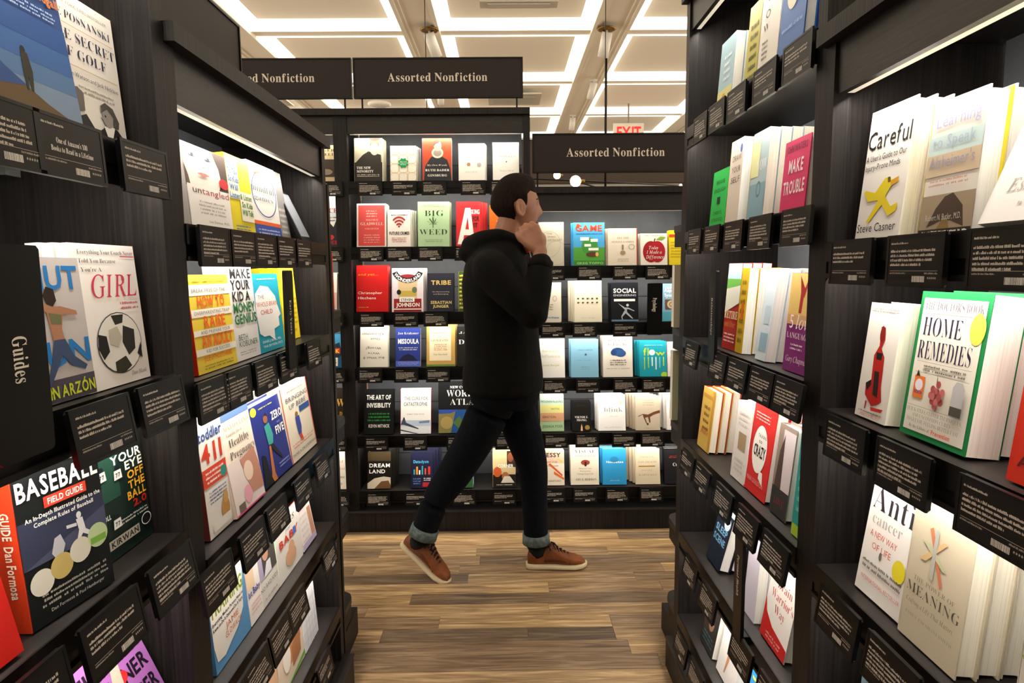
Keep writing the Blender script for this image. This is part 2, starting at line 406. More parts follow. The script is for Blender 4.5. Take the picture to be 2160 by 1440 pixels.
# review cards: frame, card, print in a few shared variants
CARDW, CARDH = .122, .071
def card_print(seed, title=None):
    R2 = random.Random(seed); mb = MB(); w, h = CARDW-.012, CARDH-.01
    def q(x0, z0, x1, z1, m): mb.add([(x0, -.0052, z0), (x1, -.0052, z0), (x1, -.0052, z1), (x0, -.0052, z1)], [(0, 1, 2, 3)], m)
    def ln(x0, x1, z, hh, m):
        x = x0
        while x < x1:
            a = hh*.28*(1+R2.random()*1.2); q(x, z, min(x+a, x1), z+hh*R2.uniform(.65, 1.2), m); x += a+hh*(.12 if R2.random() < .8 else .5)
    ox, oz = -w/2, -h-.005
    ln(ox+.004, ox+.042, oz+h-.008, .0024, PRINTW)
    if title:
        fn = lambda u, v: (u, -.0052, v)
        put_text(mb, title[0], -.029, .027, oz+h*.56, .0062, WHITE, 'f', fn); put_text(mb, title[1], -.039, .037, oz+h*.40, .0062, WHITE, 'f', fn)
    else:
        n = R2.choice([3, 4, 5])
        for i in range(n): ln(ox+.004, ox+w-.008-R2.random()*.012-(.03 if i == n-1 else 0), oz+h-.019-i*.0062, .0031, CARDTXT if n > 9 else PRINTW)
    q(ox+.004, oz+.0165, ox+w-.004, oz+.0169, PRINTW)
    ln(ox+.004, ox+.04, oz+.0125, .002, CARDTXT); ln(ox+w-.03, ox+w-.004, oz+.0125, .002, CARDTXT)
    x = ox+w*.5
    while x < ox+w*.5+.026: a = R2.uniform(.0004, .0012); q(x, oz+.002, x+a, oz+.010, WHITE); x += a+R2.uniform(.0003, .0008)
    put_text(mb, '\u2605'*5, ox+w-.024, ox+w-.006, oz+.006, .0032, PRINTW, 's', lambda u, v: (u, -.0052, v))
    return mb
CARDS = []
def card_proto():
    w, h = CARDW, CARDH; f = MB(); r = .004
    f.bbox((-w/2, -.002, -h), (w/2, .0015, 0), RIM, r)
    for a, b in (((-w/2, -.0055, -h), (-w/2+.005, -.002, 0)), ((w/2-.005, -.0055, -h), (w/2, -.002, 0)), ((-w/2+.005, -.0055, -.004), (w/2-.005, -.002, 0)), ((-w/2+.005, -.0055, -h), (w/2-.005, -.002, -h+.004))): f.box(a, b, RIM)
    f.box((-.03, .0015, -.02), (.03, .004, -.002), RIM)
    c = MB().box((-w/2+.005, -.005, -h+.004), (w/2-.005, -.002, -.004), CARD)
    return f, c
_fr, _cd = None, None
def shelf_card(bay, row, px, label, title=None, yaw=0):
    global _fr, _cd
    z = ZS[bay.key][row]; s = px if isinstance(px, float) else bay.sx(px, -.006, z-.03)
    tilt = {True: [1, 2, 4, 6, 8, 10], False: [1, 3, 8, 10, 10, 10]}[bay.rz == 0][row if bay.key not in 'SBD' else row+ (0 if bay.key == 'S' else 0)]
    R = (Matrix.Rotation(bay.rz+yaw, 4, 'Z') @ Matrix.Rotation(-math.radians(tilt), 4, 'X')).to_euler()
    t = thing('review_card_holder', label, 'shelf label', bay.P(s, -.008-.071*math.sin(math.radians(tilt)), z+.004), 0, None, R)
    if _fr is None:
        f, c = card_proto(); a = f.build('frame', t); b = c.build('card', t); _fr, _cd = a, b
        for i in range(7): CARDS.append(card_print(i).build('card_print', t)); 
        for c_ in CARDS[1:]: D.objects.remove(c_) if 0 else None
        for c_ in CARDS[1:]: COL.objects.unlink(c_)
    else:
        for src in (_fr, _cd):
            c = src.copy(); COL.objects.link(c); c.parent = t
        if title: card_print(99, title).build('card_print', t)
        else:
            c = RR.choice(CARDS).copy(); COL.objects.link(c); c.parent = t
    return t

def row(bay, r, books, cards, titles={}):
    cs = [place(bay, r, b) for b in books]
    used = {}
    for i, px in enumerate(cards):
        z = ZS[bay.key][r]; s = px if isinstance(px, float) else bay.sx(px, -.006, z-.03)
        best = sorted(cs, key=lambda c: abs(c[0]-s)+ (10 if c[1] in used else 0))[0] if cs else None
        if best and best[1] not in used: used[best[1]] = 1; lab = f'black review card clipped below the {best[1]}'
        else: lab = f'spare black review card, {ORD[r]} shelf, {bay.name}, '+('left end' if s < bay.w*.3 else 'right end' if s > bay.w*.6 else 'middle')
        shelf_card(bay, r, px, lab, titles.get(i))

def divider(bay, r, px, top, bot, word, label, w=.062, d=-.02, rot=-1, col='#e8e0d4', ux=(.45, .72)):
    z0 = ZS[bay.key][r]; s = bay.sx(px, d, z0); n = bay.ex()
    P = bay.P(s, d, z0)
    nn = ray(0, top).cross(ray(2160, top)); ht = -((P-CP).dot(nn))/nn.z
    nb = ray(0, bot).cross(ray(2160, bot)); hb = -((P-CP).dot(nb))/nb.z
    t = thing('category_divider', label, 'sign', P+Vector((0, 0, hb)), bay.rz)
    H_ = ht-hb
    MB().bbox((-w/2, -.008, 0), (w/2, .0, H_), RIM, .004).build('panel', t)
    MB().box((-w/2+.01, .0, -hb-.02), (w/2-.01, -d-.0035, -hb+.002), RIM).build('clip', t)
    mb = MB(); hh = w*.26
    put_text(mb, word, H_*(1-ux[1]), H_*(1-ux[0]), -hh/2, hh, mat(col, .6), 'f', lambda u, v: (v, -.0084, H_-u))
    # reads downward
    mb.build('lettering', t)
    return t
exec_books = None
# ================================================================== THE BOOKS, bay by bay
K='#1a1a1a'; WT='#f4f1ea'
def P_(*a): return ('P', list(a[:-1]), a[-1])
# ---- tall back bookcase
row(T, 0, [
 (748, 807, 293, 'bearded man in dark jacket', '#b9b49a', [('R',0,.0,1,.45,'#2a2622'), P_((.1,0),(.05,.45),(.3,.62),(.5,.7),(.95,.62),(1,0),'#2e2a24'), ('E',.72,.86,.17,.14,'#7a5a48'), ('E',.74,.98,.2,.04,'#4a3a30'), ('E',.72,.75,.16,.14,'#b9ada0'), ('T','THE NEW','.','.',0,0,K,'b')][:5]+[('T','THE NEW',.08,.58,.30,.055,WT,'f'),('T','MINORITY',.08,.68,.22,.055,WT,'f'),('L',.08,.9,.12,.19,2,'#cfc8ba')], dict(n=2, dx=.004)),
 (824, 878, 309, 'white with green star and gold lattice', '#ece5d6', [e for i in range(3) for j in range(4) for e in [('O',.17+i*.33,.13+j*.25,.19,.14,.07,'#c9ab72')]]+[P_(*[(.5+(.22 if k%2 else .17)*math.cos(k*PI/8), .52+(.15 if k%2 else .115)*math.sin(k*PI/8)) for k in range(16)],'#1f8a4c'),('L',.36,.64,.46,.58,3,'#cfe8d0')], dict(n=3, dx=.005)),
 (891, 953, 293, 'orange-red portrait of woman in black robe', '#b5492f', [P_((.05,0),(.1,.35),(.28,.55),(.45,.62),(.62,.6),(.85,.5),(.95,.3),(1,0),'#2b2c30'), ('E',.52,.66,.2,.12,'#d8c7a8'), ('E',.52,.66,.14,.08,'#8a8078'), ('E',.53,.82,.13,.12,'#c99a80'), P_((.38,.8),(.4,.93),(.5,.97),(.62,.94),(.55,.88),(.45,.86),'#57433a'), ('T','My Own Words',.16,.84,.36,.04,'#e8dfc0','i'), ('T','RUTH BADER',.1,.92,.24,.05,WT,'f'), ('T','GINSBURG',.18,.84,.12,.05,WT,'f')], dict(n=1, sp='#2a4a86')),
 (968, 1023, 304, 'plain white with two small round dots', WT, [('T','DAVID',.25,.6,.8,.045,'#cfcac2','F'),('T','and',.38,.5,.72,.03,'#cfcac2','F'),('T','GOLIATH',.18,.72,.6,.05,'#c9c4bb','F'),('E',.38,.45,.07,.045,'#b98a68'),('E',.78,.44,.08,.05,'#b9b6b0'),('T','MALCOLM',.25,.7,.23,.04,'#c5c0b8','F')], dict(n=2, dx=.004, white=1)),
 (1040, 1095, 302, 'white with tiny dark marble', WT, [('E',.22,.9,.05,.035,'#9aa0ac'),('T','Outliers',.2,.85,.62,.06,'#b9b4ac','F'),('E',.52,.5,.025,.02,'#5f6a80'),('T','MALCOLM',.25,.8,.25,.04,'#c5c0b8','F')], dict(n=1, white=1)),
], [781, 853, 916, 998, 1060])
row(T, 1, [
 (753, 815, 432, 'salmon red collection with pale frame', '#e8dfd8', [('R',.05,.02,.95,.96,'#cf4a46'),('T','MALCOLM',.3,.72,.6,.045,'#f0cfc8','F'),('T','GLADWELL',.12,.9,.5,.065,'#f5ded8','F'),('T','COLLECTED',.28,.74,.4,.035,'#efc4bc','F'),('L',.3,.7,.68,.86,3,'#efb5ac'),('L',.2,.8,.08,.3,4,'#e59a92')], dict(n=1, t=.04, white=1)),
 (818, 866, 444, 'white with red signal arcs', '#ebe4dc', [('T','MARC GOODMAN',.15,.88,.84,.03,K,'b'), ('E',.5,.55,.04,.03,'#a02c2c')]+[('C','(',0,0,0,0,0,0,K,'s')][:0]+[P_(*([(.5+r*math.cos(a*PI/180),.5+r*1.15*.7*math.sin(a*PI/180)) for a in range(45,136,10)]+[(.5+(r-.06)*math.cos(a*PI/180),.5+(r-.06)*.8*math.sin(a*PI/180)) for a in range(135,44,-10)]),'#a8302e') for r in (.18,.29,.4)]+[('T','FUTURE CRIMES',.07,.95,.33,.08,K,'b'),('L',.15,.85,.12,.27,3,'#b0524a')], dict(n=3, dx=.006, white=1)),
 (882, 948, 427, 'pale green with dark leaf emblem', '#a9c79b', [('T','BIG',.2,.82,.68,.13,'#2e3b22','F'),('T','WEED',.05,.93,.27,.12,'#2e3b22','F')]+[P_((.48,.5),(.48+.2*math.cos(a*PI/180)-.02*math.sin(a*PI/180),.5+.13*math.sin(a*PI/180)),(.48+l*math.cos(a*PI/180),.5+l*.72*math.sin(a*PI/180)),(.48+.1*math.cos(a*PI/180)+.03*math.sin(a*PI/180),.5+.08*math.sin(a*PI/180)-.01),'#33491f') for a,l in ((90,.26),(60,.22),(120,.22),(28,.2),(152,.2),(2,.14),(178,.14))]+[('R',.47,.42,.49,.52,'#33491f'),('L',.2,.8,.1,.17,2,'#7d9a70'),('L',.1,.9,.88,.94,2,'#7d9a70')], dict(n=2, dx=.003)),
 (963, 1013, 430, 'red with giant white letter A', '#cf2b2e', [P_((.05,.05),(.38,.86),(.6,.86),(.78,.05),(.6,.05),(.56,.25),(.32,.25),(.26,.05),WT),P_((.38,.38),(.53,.38),(.48,.66),'#cf2b2e'),('T','SKING',.6,.98,.72,.1,WT,'b'),('T','FOR',.68,.96,.57,.1,K,'b'),('T','IT',.72,.9,.42,.1,K,'b')], dict(n=3, dx=.012, h=.225)),
 (1033, 1083, 434, 'bright orange', '#e06a1e', [('T','NAKED',.3,.9,.5,.12,WT,'b')], dict(n=1)),
], [784, 842, 908, 985, 1056])
row(T, 2, [
 (752, 818, 562, 'plain bright red with white author name', '#c01717', [('T','and yet...',.05,.7,.78,.05,'#d5901f','s'),('T','Christopher',.04,.82,.38,.055,WT,'s'),('T','Hitchens',.04,.62,.27,.055,WT,'s'),('L',.05,.4,.08,.12,1,'#d5901f')], dict(n=1, t=.034, hard=1)),
 (827, 893, 567, 'wonder-theatre with curved black lettering', '#d9cdd3', [('R',.06,.0,.94,.3,'#8f1f24'),('R',.2,.3,.8,.72,'#cdb48a'),('E',.5,.78,.3,.08,'#8a2426'),('R',.22,.36,.78,.48,'#b7a14a'),('E',.22,.45,.07,.06,K),('E',.72,.5,.08,.07,'#5f6f48'),P_(*([(.5+.53*math.cos(math.radians(a)),1.02+.53*.68*math.sin(math.radians(a))) for a in range(202,339,8)]+[(.5+.36*math.cos(math.radians(a)),1.02+.36*.68*math.sin(math.radians(a))) for a in range(338,201,-8)]),K),('C','WONDERLAND',.5,1.02,.49,208,332,.075,WT,'b'),('R',.24,.23,.72,.33,WT),('T','STEVEN',.28,.66,.25,.055,'#33262a','b'),('T','JOHNSON',.15,.88,.12,.085,WT,'b'),('R',.06,.05,.94,.075,'#e5d9d0')], dict(n=3, dx=.004, white=1, t=.02)),
 (902, 957, 578, 'dark navy with gold capitals', '#22232d', [('T','TRIBE',.14,.9,.7,.11,'#c7ab63','b'),('T','On Homecoming',.18,.84,.5,.03,'#bdb5a5','s'),('T','and Belonging',.22,.8,.44,.03,'#bdb5a5','s'),('T','SEBASTIAN',.12,.92,.2,.075,'#d0bd78','b'),('T','JUNGER',.22,.82,.1,.07,'#d0bd78','b')], dict(n=1, hard=1)),
 (968, 1022, 574, 'yellow and dark-green fringed', '#c9c05a', [('R',0,0,.3,1,'#3c4a22'),('L',.02,.28,.05,.95,9,'#e0d84a')], dict(n=1)),
], [785, 857, 920])
row(T, 3, [
 (760, 818, 690, 'off-white with upside-down black title', '#d8d2c6', [('Q','But What If',.1,.88,.2,.05,K,'s'),('Q',"We're",.28,.7,.31,.05,K,'s'),('Q','Wrong?',.2,.76,.43,.06,K,'s'),('Q','Chuck',.36,.72,.66,.05,K,'s'),('Q','Klosterman',.06,.86,.78,.055,K,'s')], dict(n=1, hard=1)),
 (835, 887, 694, 'deep blue stadium', '#26357a', [('T','Jon Krakauer',.08,.93,.84,.06,'#cfc9bd','F'),('T','MISSOULA',.08,.93,.6,.12,WT,'b'),('L',.1,.9,.42,.52,2,'#c6cbe0'),P_((.1,.15),(.3,.28),(.5,.34),(.7,.28),(.9,.15),'#1a1a38'),('R',0,.0,1,.15,'#4b5cb0'),('L',.05,.95,.04,.14,3,'#8a96cf')], dict(n=0)),
 (900, 960, 687, 'old-gold framed map', '#b8924e', [('R',.1,.14,.86,.95,'#e0d3b2'),('T','PRISONERS',.2,.74,.78,.055,'#6b3f2b','F'),('T','of',.42,.52,.7,.035,'#6b3f2b','i'),('T','GEOGRAPHY',.17,.78,.6,.055,'#6b3f2b','F'),('L',.25,.72,.38,.55,4,'#c2703c'),('T','Tim Marshall',.24,.72,.27,.04,'#5b4638','F'),('R',0,0,1,.05,'#5c7a3a')], dict(n=2, dx=.003, sp='#5c7a3a')),
 (965, 1028, 690, 'all-black with white name', '#171614', [('T','JANE',.06,.7,.82,.05,WT,'F'),('T','DARK',.03,.9,.55,.12,WT,'F')], dict(n=0)),
], [782, 858, 925])
row(T, 4, [
 (768, 829, 824, 'black with condensed white title and green lines', '#131413', [('T','THE ART OF',.08,.92,.78,.1,WT,'b'),('T','INVISIBILITY',.08,.92,.6,.1,WT,'b'),('L',.1,.9,.28,.5,3,'#2c8a3c'),('T','KEVIN MITNICK',.15,.88,.15,.07,'#d9d4c8','b')], dict(n=1, hard=1, white=1)),
 (845, 909, 822, 'white book over a snowy coast drawing', '#f1efec', [('T','THE CURE FOR',.12,.9,.75,.07,'#8c8a88','b'),('T','CATASTROPHE',.1,.88,.62,.08,'#8c8a88','b'),('T','ROBERT MUIR-WOOD',.2,.78,.42,.03,'#9a9894','s'),('R',0,.16,1,.3,'#b9c6d8'),('R',0,0,1,.17,'#dfe2e6'),P_((0,.2),(.1,.37),(.13,.36),(.18,.25),(.6,.12),(.58,.1),(.1,.2),'#3e4756'),P_((0,.1),(.6,0),(.5,0),(0,.07),'#2f3642'),P_((.6,.27),(.95,.3),(.95,.24),(.62,.23),'#7286a5')], dict(n=1, hard=1, sp='#b3262c', white=1)),
 (925, 1012, 806, 'black world atlas with satellite map', '#0f1011', [('T','NEW CONCISE',.28,.9,.86,.045,WT,'f'),('T','WORLD',.2,.98,.7,.13,WT,'F'),('T','ATLAS',.28,1.0,.54,.12,WT,'F'),('R',0,0,1,.45,'#7c7442'),P_((.3,0),(.42,.45),(1,.45),(1,0),'#1e4a86'),P_((0,.45),(.5,.45),(.3,.38),(0,.37),'#2f4c9a'),P_((.35,.2),(.5,.33),(.62,.2),(.5,.08),'#4c6a36'),('E',.2,.2,.15,.12,'#a08a52')], dict(n=0, t=.03, hard=1)),
 (1036, 1095, 830, 'white with single green leaf', WT, [P_((.55,.04),(.5,.15),(.6,.28),(.85,.38),(.83,.2),(.7,.08),'#9aa63a'),('T','LEAN',.2,.8,.7,.08,'#7c8c4a','b')], dict(n=1, white=1)),
], [796, 877, 968, 1070])
row(T, 5, [
 (775, 824, 955, 'black desert night highway', '#16130f', [('R',0,.75,1,1,'#3a2f1a'),('T','DREAM',.06,.96,.58,.1,WT,'b'),('T','LAND',.06,.76,.42,.1,WT,'b'),P_((0,.15),(.3,.28),(.7,.33),(1,.3),(1,0),(0,0),'#c9bda8'),P_((.3,.0),(.6,.2),(.9,.22),(1,.1),(1,0),'#6b4a30')], dict(n=3, dx=.009, hard=1, white=1, dh=.03)),
 (867, 912, 956, 'midnight blue with coloured bar figures', '#181a33', [('T','Dataclysm',.1,.82,.7,.08,'#4aa3c8','b'),('R',.12,.38,.18,.52,'#3aa0b8'),('R',.24,.38,.32,.6,'#e08a2a'),('R',.37,.38,.43,.5,WT),('R',.5,.38,.56,.62,'#3aa0b8'),('R',.64,.38,.7,.55,'#e0562a'),('R',.8,.38,.9,.6,'#c9302a'),('R',.55,.04,.98,.16,'#b0262a'),('L',.1,.45,.1,.3,3,'#6f8ad0'),('L',.58,.92,.2,.3,2,WT)], dict(n=3, dx=.013, hard=1, white=1, dh=.04)),
 (946, 998, 953, 'sky blue over green meadow', '#5a9fc8', [('R',0,0,1,.25,'#2f5a2c'),('T','Sky',.3,.7,.7,.14,'#e3cf4a','i')][:1], dict(n=2)),
 (1040, 1088, 953, 'street photograph collage in brown and orange', '#cdb98a', [('R',.0,0,1,.35,'#211812'),('R',.62,.55,1,1,'#3a2a20'),('E',.78,.82,.13,.13,'#8a5034'),('E',.2,.42,.18,.14,'#c2562c'),('E',.55,.3,.16,.12,'#a56a42'),P_((.35,.12),(.5,.3),(.75,.3),(.95,.12),'#d9cfbf'),('T','CORNER',.22,.9,.54,.09,WT,'b'),('L',.1,.9,.05,.09,1,WT)], dict(n=2, white=1)),
], [800, 880, 980, 1064])
# ---- strip of the far-left back bookcase
row(TL, 0, [(None, 717, 308, 'tan with brown landscape band', '#c9b48c', [('T','ROGER',.3,.97,.83,.07,K,'F'),('T','ANGELL',.25,.97,.72,.07,K,'F'),('R',0,.15,1,.62,'#3c3128'),('E',.7,.28,.2,.08,'#8a7a68')], dict(w=.15))], [697])
row(TL, 1, [(None, 719, 416, 'foggy red-lettered forest', '#c9d3d6', [('R',0,.3,1,.6,'#e8e6e0'),P_((.3,.0),(.5,.3),(.7,.5),(.85,.4),(1,.62),(1,0),'#26262a'),('T','NOTICE',.15,.97,.68,.09,'#b8261f','f'),('L',.6,.95,.5,.62,2,'#555'),('E',.75,.2,.12,.05,'#c8322a'),('T','MURDER',.4,.97,.06,.08,'#b8261f','f')], dict(w=.15))], [699])
row(TL, 2, [(None, 711, 577, 'cream with green cactus on pink', '#efe6de', [('R',.3,.1,1,.5,'#e3b9b4'),P_((.62,.6),(.6,.9),(.72,.95),(.8,.75),(.72,.6),'#3f7a4a')], dict(w=.14, n=3, dx=.008, white=1))], [701])
row(TL, 3, [(None, 727, 706, 'stormy blue shipwreck', '#1f5d82', [('R',0,.6,1,1,'#3a87b0'),P_((.2,.2),(.5,.6),(.9,.75),(1,.4),(.7,.15),'#14303f'),('R',.35,.42,.92,.58,'#c9381f'),('T','DECK',.4,.9,.44,.11,'#f0d54a','b'),('R',.4,.05,.85,.3,'#e8e4dc'),('L',.45,.8,.12,.27,2,K)], dict(w=.16, lean=8))], [705])
row(TL, 4, [(None, 731, 822, 'black with gold capital letters', '#241c14', [('T','NEW',.3,.97,.62,.16,'#c79a3c','f'),('T','GOLD',.5,.9,.4,.1,'#c79a3c','f'),('R',0,0,1,.35,'#2e2a27')], dict(w=.16, n=1, white=1))], [709])
row(TL, 5, [(None, 735, 957, 'cream with pink lettering', '#e9ddd0', [('T','Bad',.55,.85,.72,.08,'#d98a88','F'),('T','Feminist',.2,.92,.53,.08,'#d98a88','F'),('T','Roxane',.4,.92,.3,.08,'#6b5c58','F'),('T','Gay',.55,.85,.12,.08,'#6b5c58','F')], dict(w=.16, n=2, white=1))], [716])
# ---- short back bookcase
row(S, 0, [
 (1135, 1190, 470, 'beige with thin grey circles', '#cfc8b4', [('O',.45,.5,.42,.3,.03,'#b5ae9c'),('O',.7,.3,.4,.28,.03,'#bcb5a4'),('T','THE',.35,.55,.72,.035,'#857f72','s'),('T','WORD',.38,.68,.65,.035,'#857f72','s'),('T','DETECTIVE',.38,.92,.58,.035,'#857f72','s')], dict(n=1)),
 (1210, 1276, 471, 'blue sky and green pixel planet', '#4aa3d8', [('R',0,0,1,.42,'#4f9a3a'),('R',0,0,1,.12,'#3c8230'),('E',.52,.45,.26,.2,'#3f8f3c'),('T','GAME',.06,.92,.8,.14,'#d8431f','b'),('R',.1,.88,.2,.97,'#d8431f'),('L',.08,.92,.72,.77,1,'#2f6fae'),('R',.22,.58,.5,.66,WT),('R',.55,.55,.78,.62,WT),('R',.35,.44,.56,.5,WT),('R',.48,.35,.8,.41,WT),('E',.6,.26,.2,.06,'#5a3a24'),('E',.75,.26,.05,.05,'#e0b060'),('T','GREG TOPPO',.1,.94,.03,.05,'#9fd080','b')], dict(n=1, dx=-.008, t=.028)),
 (1283, 1345, 483, 'ivory single-ladies necklace with red spine edge', '#e0d6c4', [('T','ALL THE',.3,.72,.72,.05,'#8f8778','F'),('T','SINGLE LADIES',.12,.88,.62,.045,'#8f8778','F'),('R',.47,.42,.53,.56,'#8a7a5a'),('E',.5,.34,.09,.06,'#a08a6a'),('O',.8,.5,.1,.07,.12,'#5c564e'),('L',.3,.7,.1,.2,2,'#b0a898'),('R',.97,0,1,1,'#b3302a')], dict(n=2, dx=-.007)),
 (1352, 1408, 494, 'white book with big red apple', '#ece6dc', [('E',.38,.42,.3,.34,'#9c1420'),('E',.62,.42,.3,.34,'#a81824'),P_((.48,.72),(.52,.72),(.56,.84),(.52,.84),'#4a3020'),P_((.56,.8),(.75,.9),(.95,.88),(.8,.78),'#7aa63a'),('T','Today',.3,.66,.5,.1,WT,'i'),('T','I Made a',.22,.78,.36,.1,WT,'i'),('T','Difference',.2,.86,.2,.11,WT,'i'),('L',.15,.85,.92,.96,1,'#8f8778')], dict(n=1, dx=-.006, t=.03)),
 (1412, 1440, 487, 'yellow with red band', '#e8cf22', [('R',0,.8,1,.88,'#c8381f'),('L',.1,.9,.2,.7,6,'#b8a020')], dict(n=1, white=1)),
], [1166, 1243, 1318, 1387])
row(S, 1, [
 (1137, 1182, 598, 'ivory with small sketched creatures', '#d9d2c0', [('T','The Geography',.1,.9,.85,.05,'#5a8ab0','s'),('T','of Genius',.2,.6,.76,.05,'#5a8ab0','s'),('E',.35,.63,.08,.05,'#6b5a2a'),('O',.75,.6,.1,.07,.2,'#a09a8a'),('L',.15,.7,.3,.48,3,'#8a8474'),('T','Eric Weiner',.35,.95,.1,.045,'#4a7ab0','b')], dict(n=2, dx=.006, white=1)),
 (1212, 1270, 594, 'cream with two rows of dead flies', '#e6dfc8', [e for i in range(5) for j in range(2) for e in [('E',.14+i*.17,.57-j*.1,.035,.022,'#4a3a2a'),('L',.11+i*.17,.19+i*.17,.56-j*.1,.6-j*.1,1,'#6a5a4a')]]+[('T','HOMESICK',.25,.75,.8,.03,'#b5ad98','F'),('T','GRATEFUL',.3,.7,.72,.03,'#b5ad98','F'),('T','LYNN NEARY',.25,.75,.08,.035,'#b5ad98','F')], dict(n=3, dx=-.007, white=1)),
 (1290, 1347, 598, 'black with white wire figure', '#15171c', [('T','SOCIAL',.08,.92,.74,.11,WT,'b'),('T','ENGINEERING',.08,.92,.65,.05,'#c9ccd0','s'),('R',.1,.52,.88,.58,WT),('E',.6,.42,.05,.035,'#c9ccd0'),P_((.25,.47),(.3,.45),(.5,.36),(.62,.36),(.85,.28),(.84,.26),(.62,.32),(.5,.3),'#aab0b8'),P_((.5,.36),(.56,.36),(.58,.24),(.8,.08),(.76,.07),(.54,.2),'#aab0b8'),P_((.5,.3),(.54,.22),(.4,.12),(.42,.05),(.39,.05),(.36,.13),'#aab0b8'),('R',0,0,1,.05,'#5f7a98')], dict(n=1, dx=-.004, t=.03)),
 (1397, 1440, 600, 'blue guide with spiral shell photo', '#7fa6c4', [('R',0,0,1,.25,'#4f9fb0'),('T','Asperger',.12,.98,.78,.09,WT,'b'),('T','Syndrome',.12,.98,.65,.09,WT,'b'),('R',.15,.32,.75,.58,'#5a4a3a'),('E',.45,.45,.2,.11,'#c9b08a'),('O',.45,.45,.1,.06,.3,'#5a4a3a'),('T','ONY',.15,.6,.86,.05,WT,'b')], dict(n=1)),
], [1166, 1233, 1318])
divider(S, 1, 1380, 597, 706, 'Psychology', 'slim black Psychology divider on the short back bookcase', .075, -.012)
row(S, 2, [
 (1136, 1192, 717, 'white with faint yellow-green title', '#f3f0ea', [('T','Invisible',.15,.78,.66,.07,'#c9cba8','s'),('T','Influence',.12,.82,.52,.08,'#c9cba8','s'),('T','Jonah Berger',.16,.8,.3,.05,'#d0d29a','b')], dict(n=1, white=1)),
 (1205, 1263, 717, 'powder blue with small dark star', '#7fb2cc', [('T','MARCUS BROOK',.25,.8,.7,.03,'#3f5a6a','F'),('T','\u2605',.47,.6,.56,.07,'#33414a','s'),('L',.2,.8,.44,.46,1,'#5a86a0'),('L',.35,.7,.2,.3,2,'#6a96b0')], dict(n=1, dx=-.008, hard=1)),
 (1273, 1335, 711, 'white with navy walnut brain', '#ddd5ca', [('T','Algorithms',.15,.85,.88,.06,'#8a3f38','F'),('T','to Live By',.17,.82,.77,.07,'#6a645c','F'),('E',.5,.62,.22,.1,'#24477a'),('E',.6,.58,.18,.09,'#2c5288'),('E',.36,.6,.1,.07,'#1f3f70'),('L',.22,.78,.28,.44,3,'#4a4640'),('L',.1,.9,.2,.23,1,'#8a8478')], dict(n=2, dx=-.002)),
 (1350, 1407, 721, 'turquoise book with lime and white letters', '#1f93a6', [('T','fl',.15,.34,.6,.2,'#a7c83a','b'),('E',.46,.68,.11,.08,'#e8f0f0'),('T','w',.6,.95,.6,.13,'#a7c83a','b'),('E',.9,.05,.12,.08,'#a7c83a'),('L',.15,.9,.87,.9,1,'#cfe3e6')]+[('R',.16+i*.14,.2+(i%3)*.05,.2+i*.14,.55,c) for i,c in enumerate(['#8fc04a','#8fc04a','#e8f0f0','#e8f0f0','#7fc8d0','#a7c83a'])], dict(n=2, dx=-.008, sp='#1f93a6')),
 (1409, 1450, 722, 'pale grey with rainbow square', '#e5dfda', [('T','mindful',.15,1.0,.66,.12,K,'b'),('R',.15,.5,.5,.56,'#3a5ac0'),('R',.15,.44,.5,.5,'#c03a5a')], dict(n=0)),
], [1170, 1240, 1318, 1378])
row(S, 3, [
 (1140, 1190, 834, 'green, yellow and terracotta striped', '#b9d0bc', [('R',0,.5,1,.72,'#d5cf86'),('R',0,.27,1,.5,'#cf9c76'),('R',0,0,1,.25,'#a9c79a'),('T','MOONWALKING',.03,.96,.78,.06,'#3a4a44','s'),('T','WITH',.45,.8,.58,.06,'#5a5a3a','s'),('T','EINSTEIN',.1,.66,.36,.06,'#5a3a2a','s'),('T','JOSHUA FOER',.1,.95,.1,.07,'#2f4a3a','s')], dict(n=1, white=1)),
 (1207, 1247, 849, 'small black book with pale flame', '#121110', [('T',"MAN'S",.25,.7,.85,.04,'#3c3833','F'),('T','VIKTOR E.',.15,.85,.44,.07,WT,'f'),('T','FRANKL',.25,.78,.34,.07,WT,'f'),P_((.45,0),(.47,.15),(.5,.24),(.54,.15),(.56,0),'#e8b890'),('E',.8,.12,.13,.08,'#a0803a')], dict(n=2, dx=.0, white=1)),
 (1263, 1320, 834, 'white book titled in grey lowercase', '#f5f3f0', [('T','blink',.2,.9,.52,.13,'#9a9894','F'),('E',.83,.78,.07,.05,'#e3e6a8'),('L',.4,.7,.38,.42,1,'#d0cec8'),('L',.2,.85,.08,.11,1,'#c9c6c0')], dict(n=2, dx=-.005, white=1)),
 (1342, 1393, 836, 'taupe with reaching brown hand', '#c5b7a2', [P_((1,.58),(.75,.53),(.5,.45),(.25,.44),(.08,.38),(.12,.42),(.3,.47),(.3,.4),(.42,.2),(.46,.2),(.38,.36),(.5,.38),(.55,.22),(.6,.22),(.58,.38),(.75,.45),(1,.5),'#6b3f26'),('E',.48,.18,.04,.03,'#4a2a18'),('L',.3,.75,.7,.9,3,'#a89a86'),('L',.3,.75,.05,.08,1,'#a89a86')], dict(n=3, dx=-.012, white=1)),
 (1408, 1452, 835, 'plain white right-end', '#e9e4de', [('L',.2,.8,.3,.4,2,'#b8b2aa')], dict(n=2, dx=-.01, white=1, t=.03)),
], [1172, 1238, 1315, 1375])
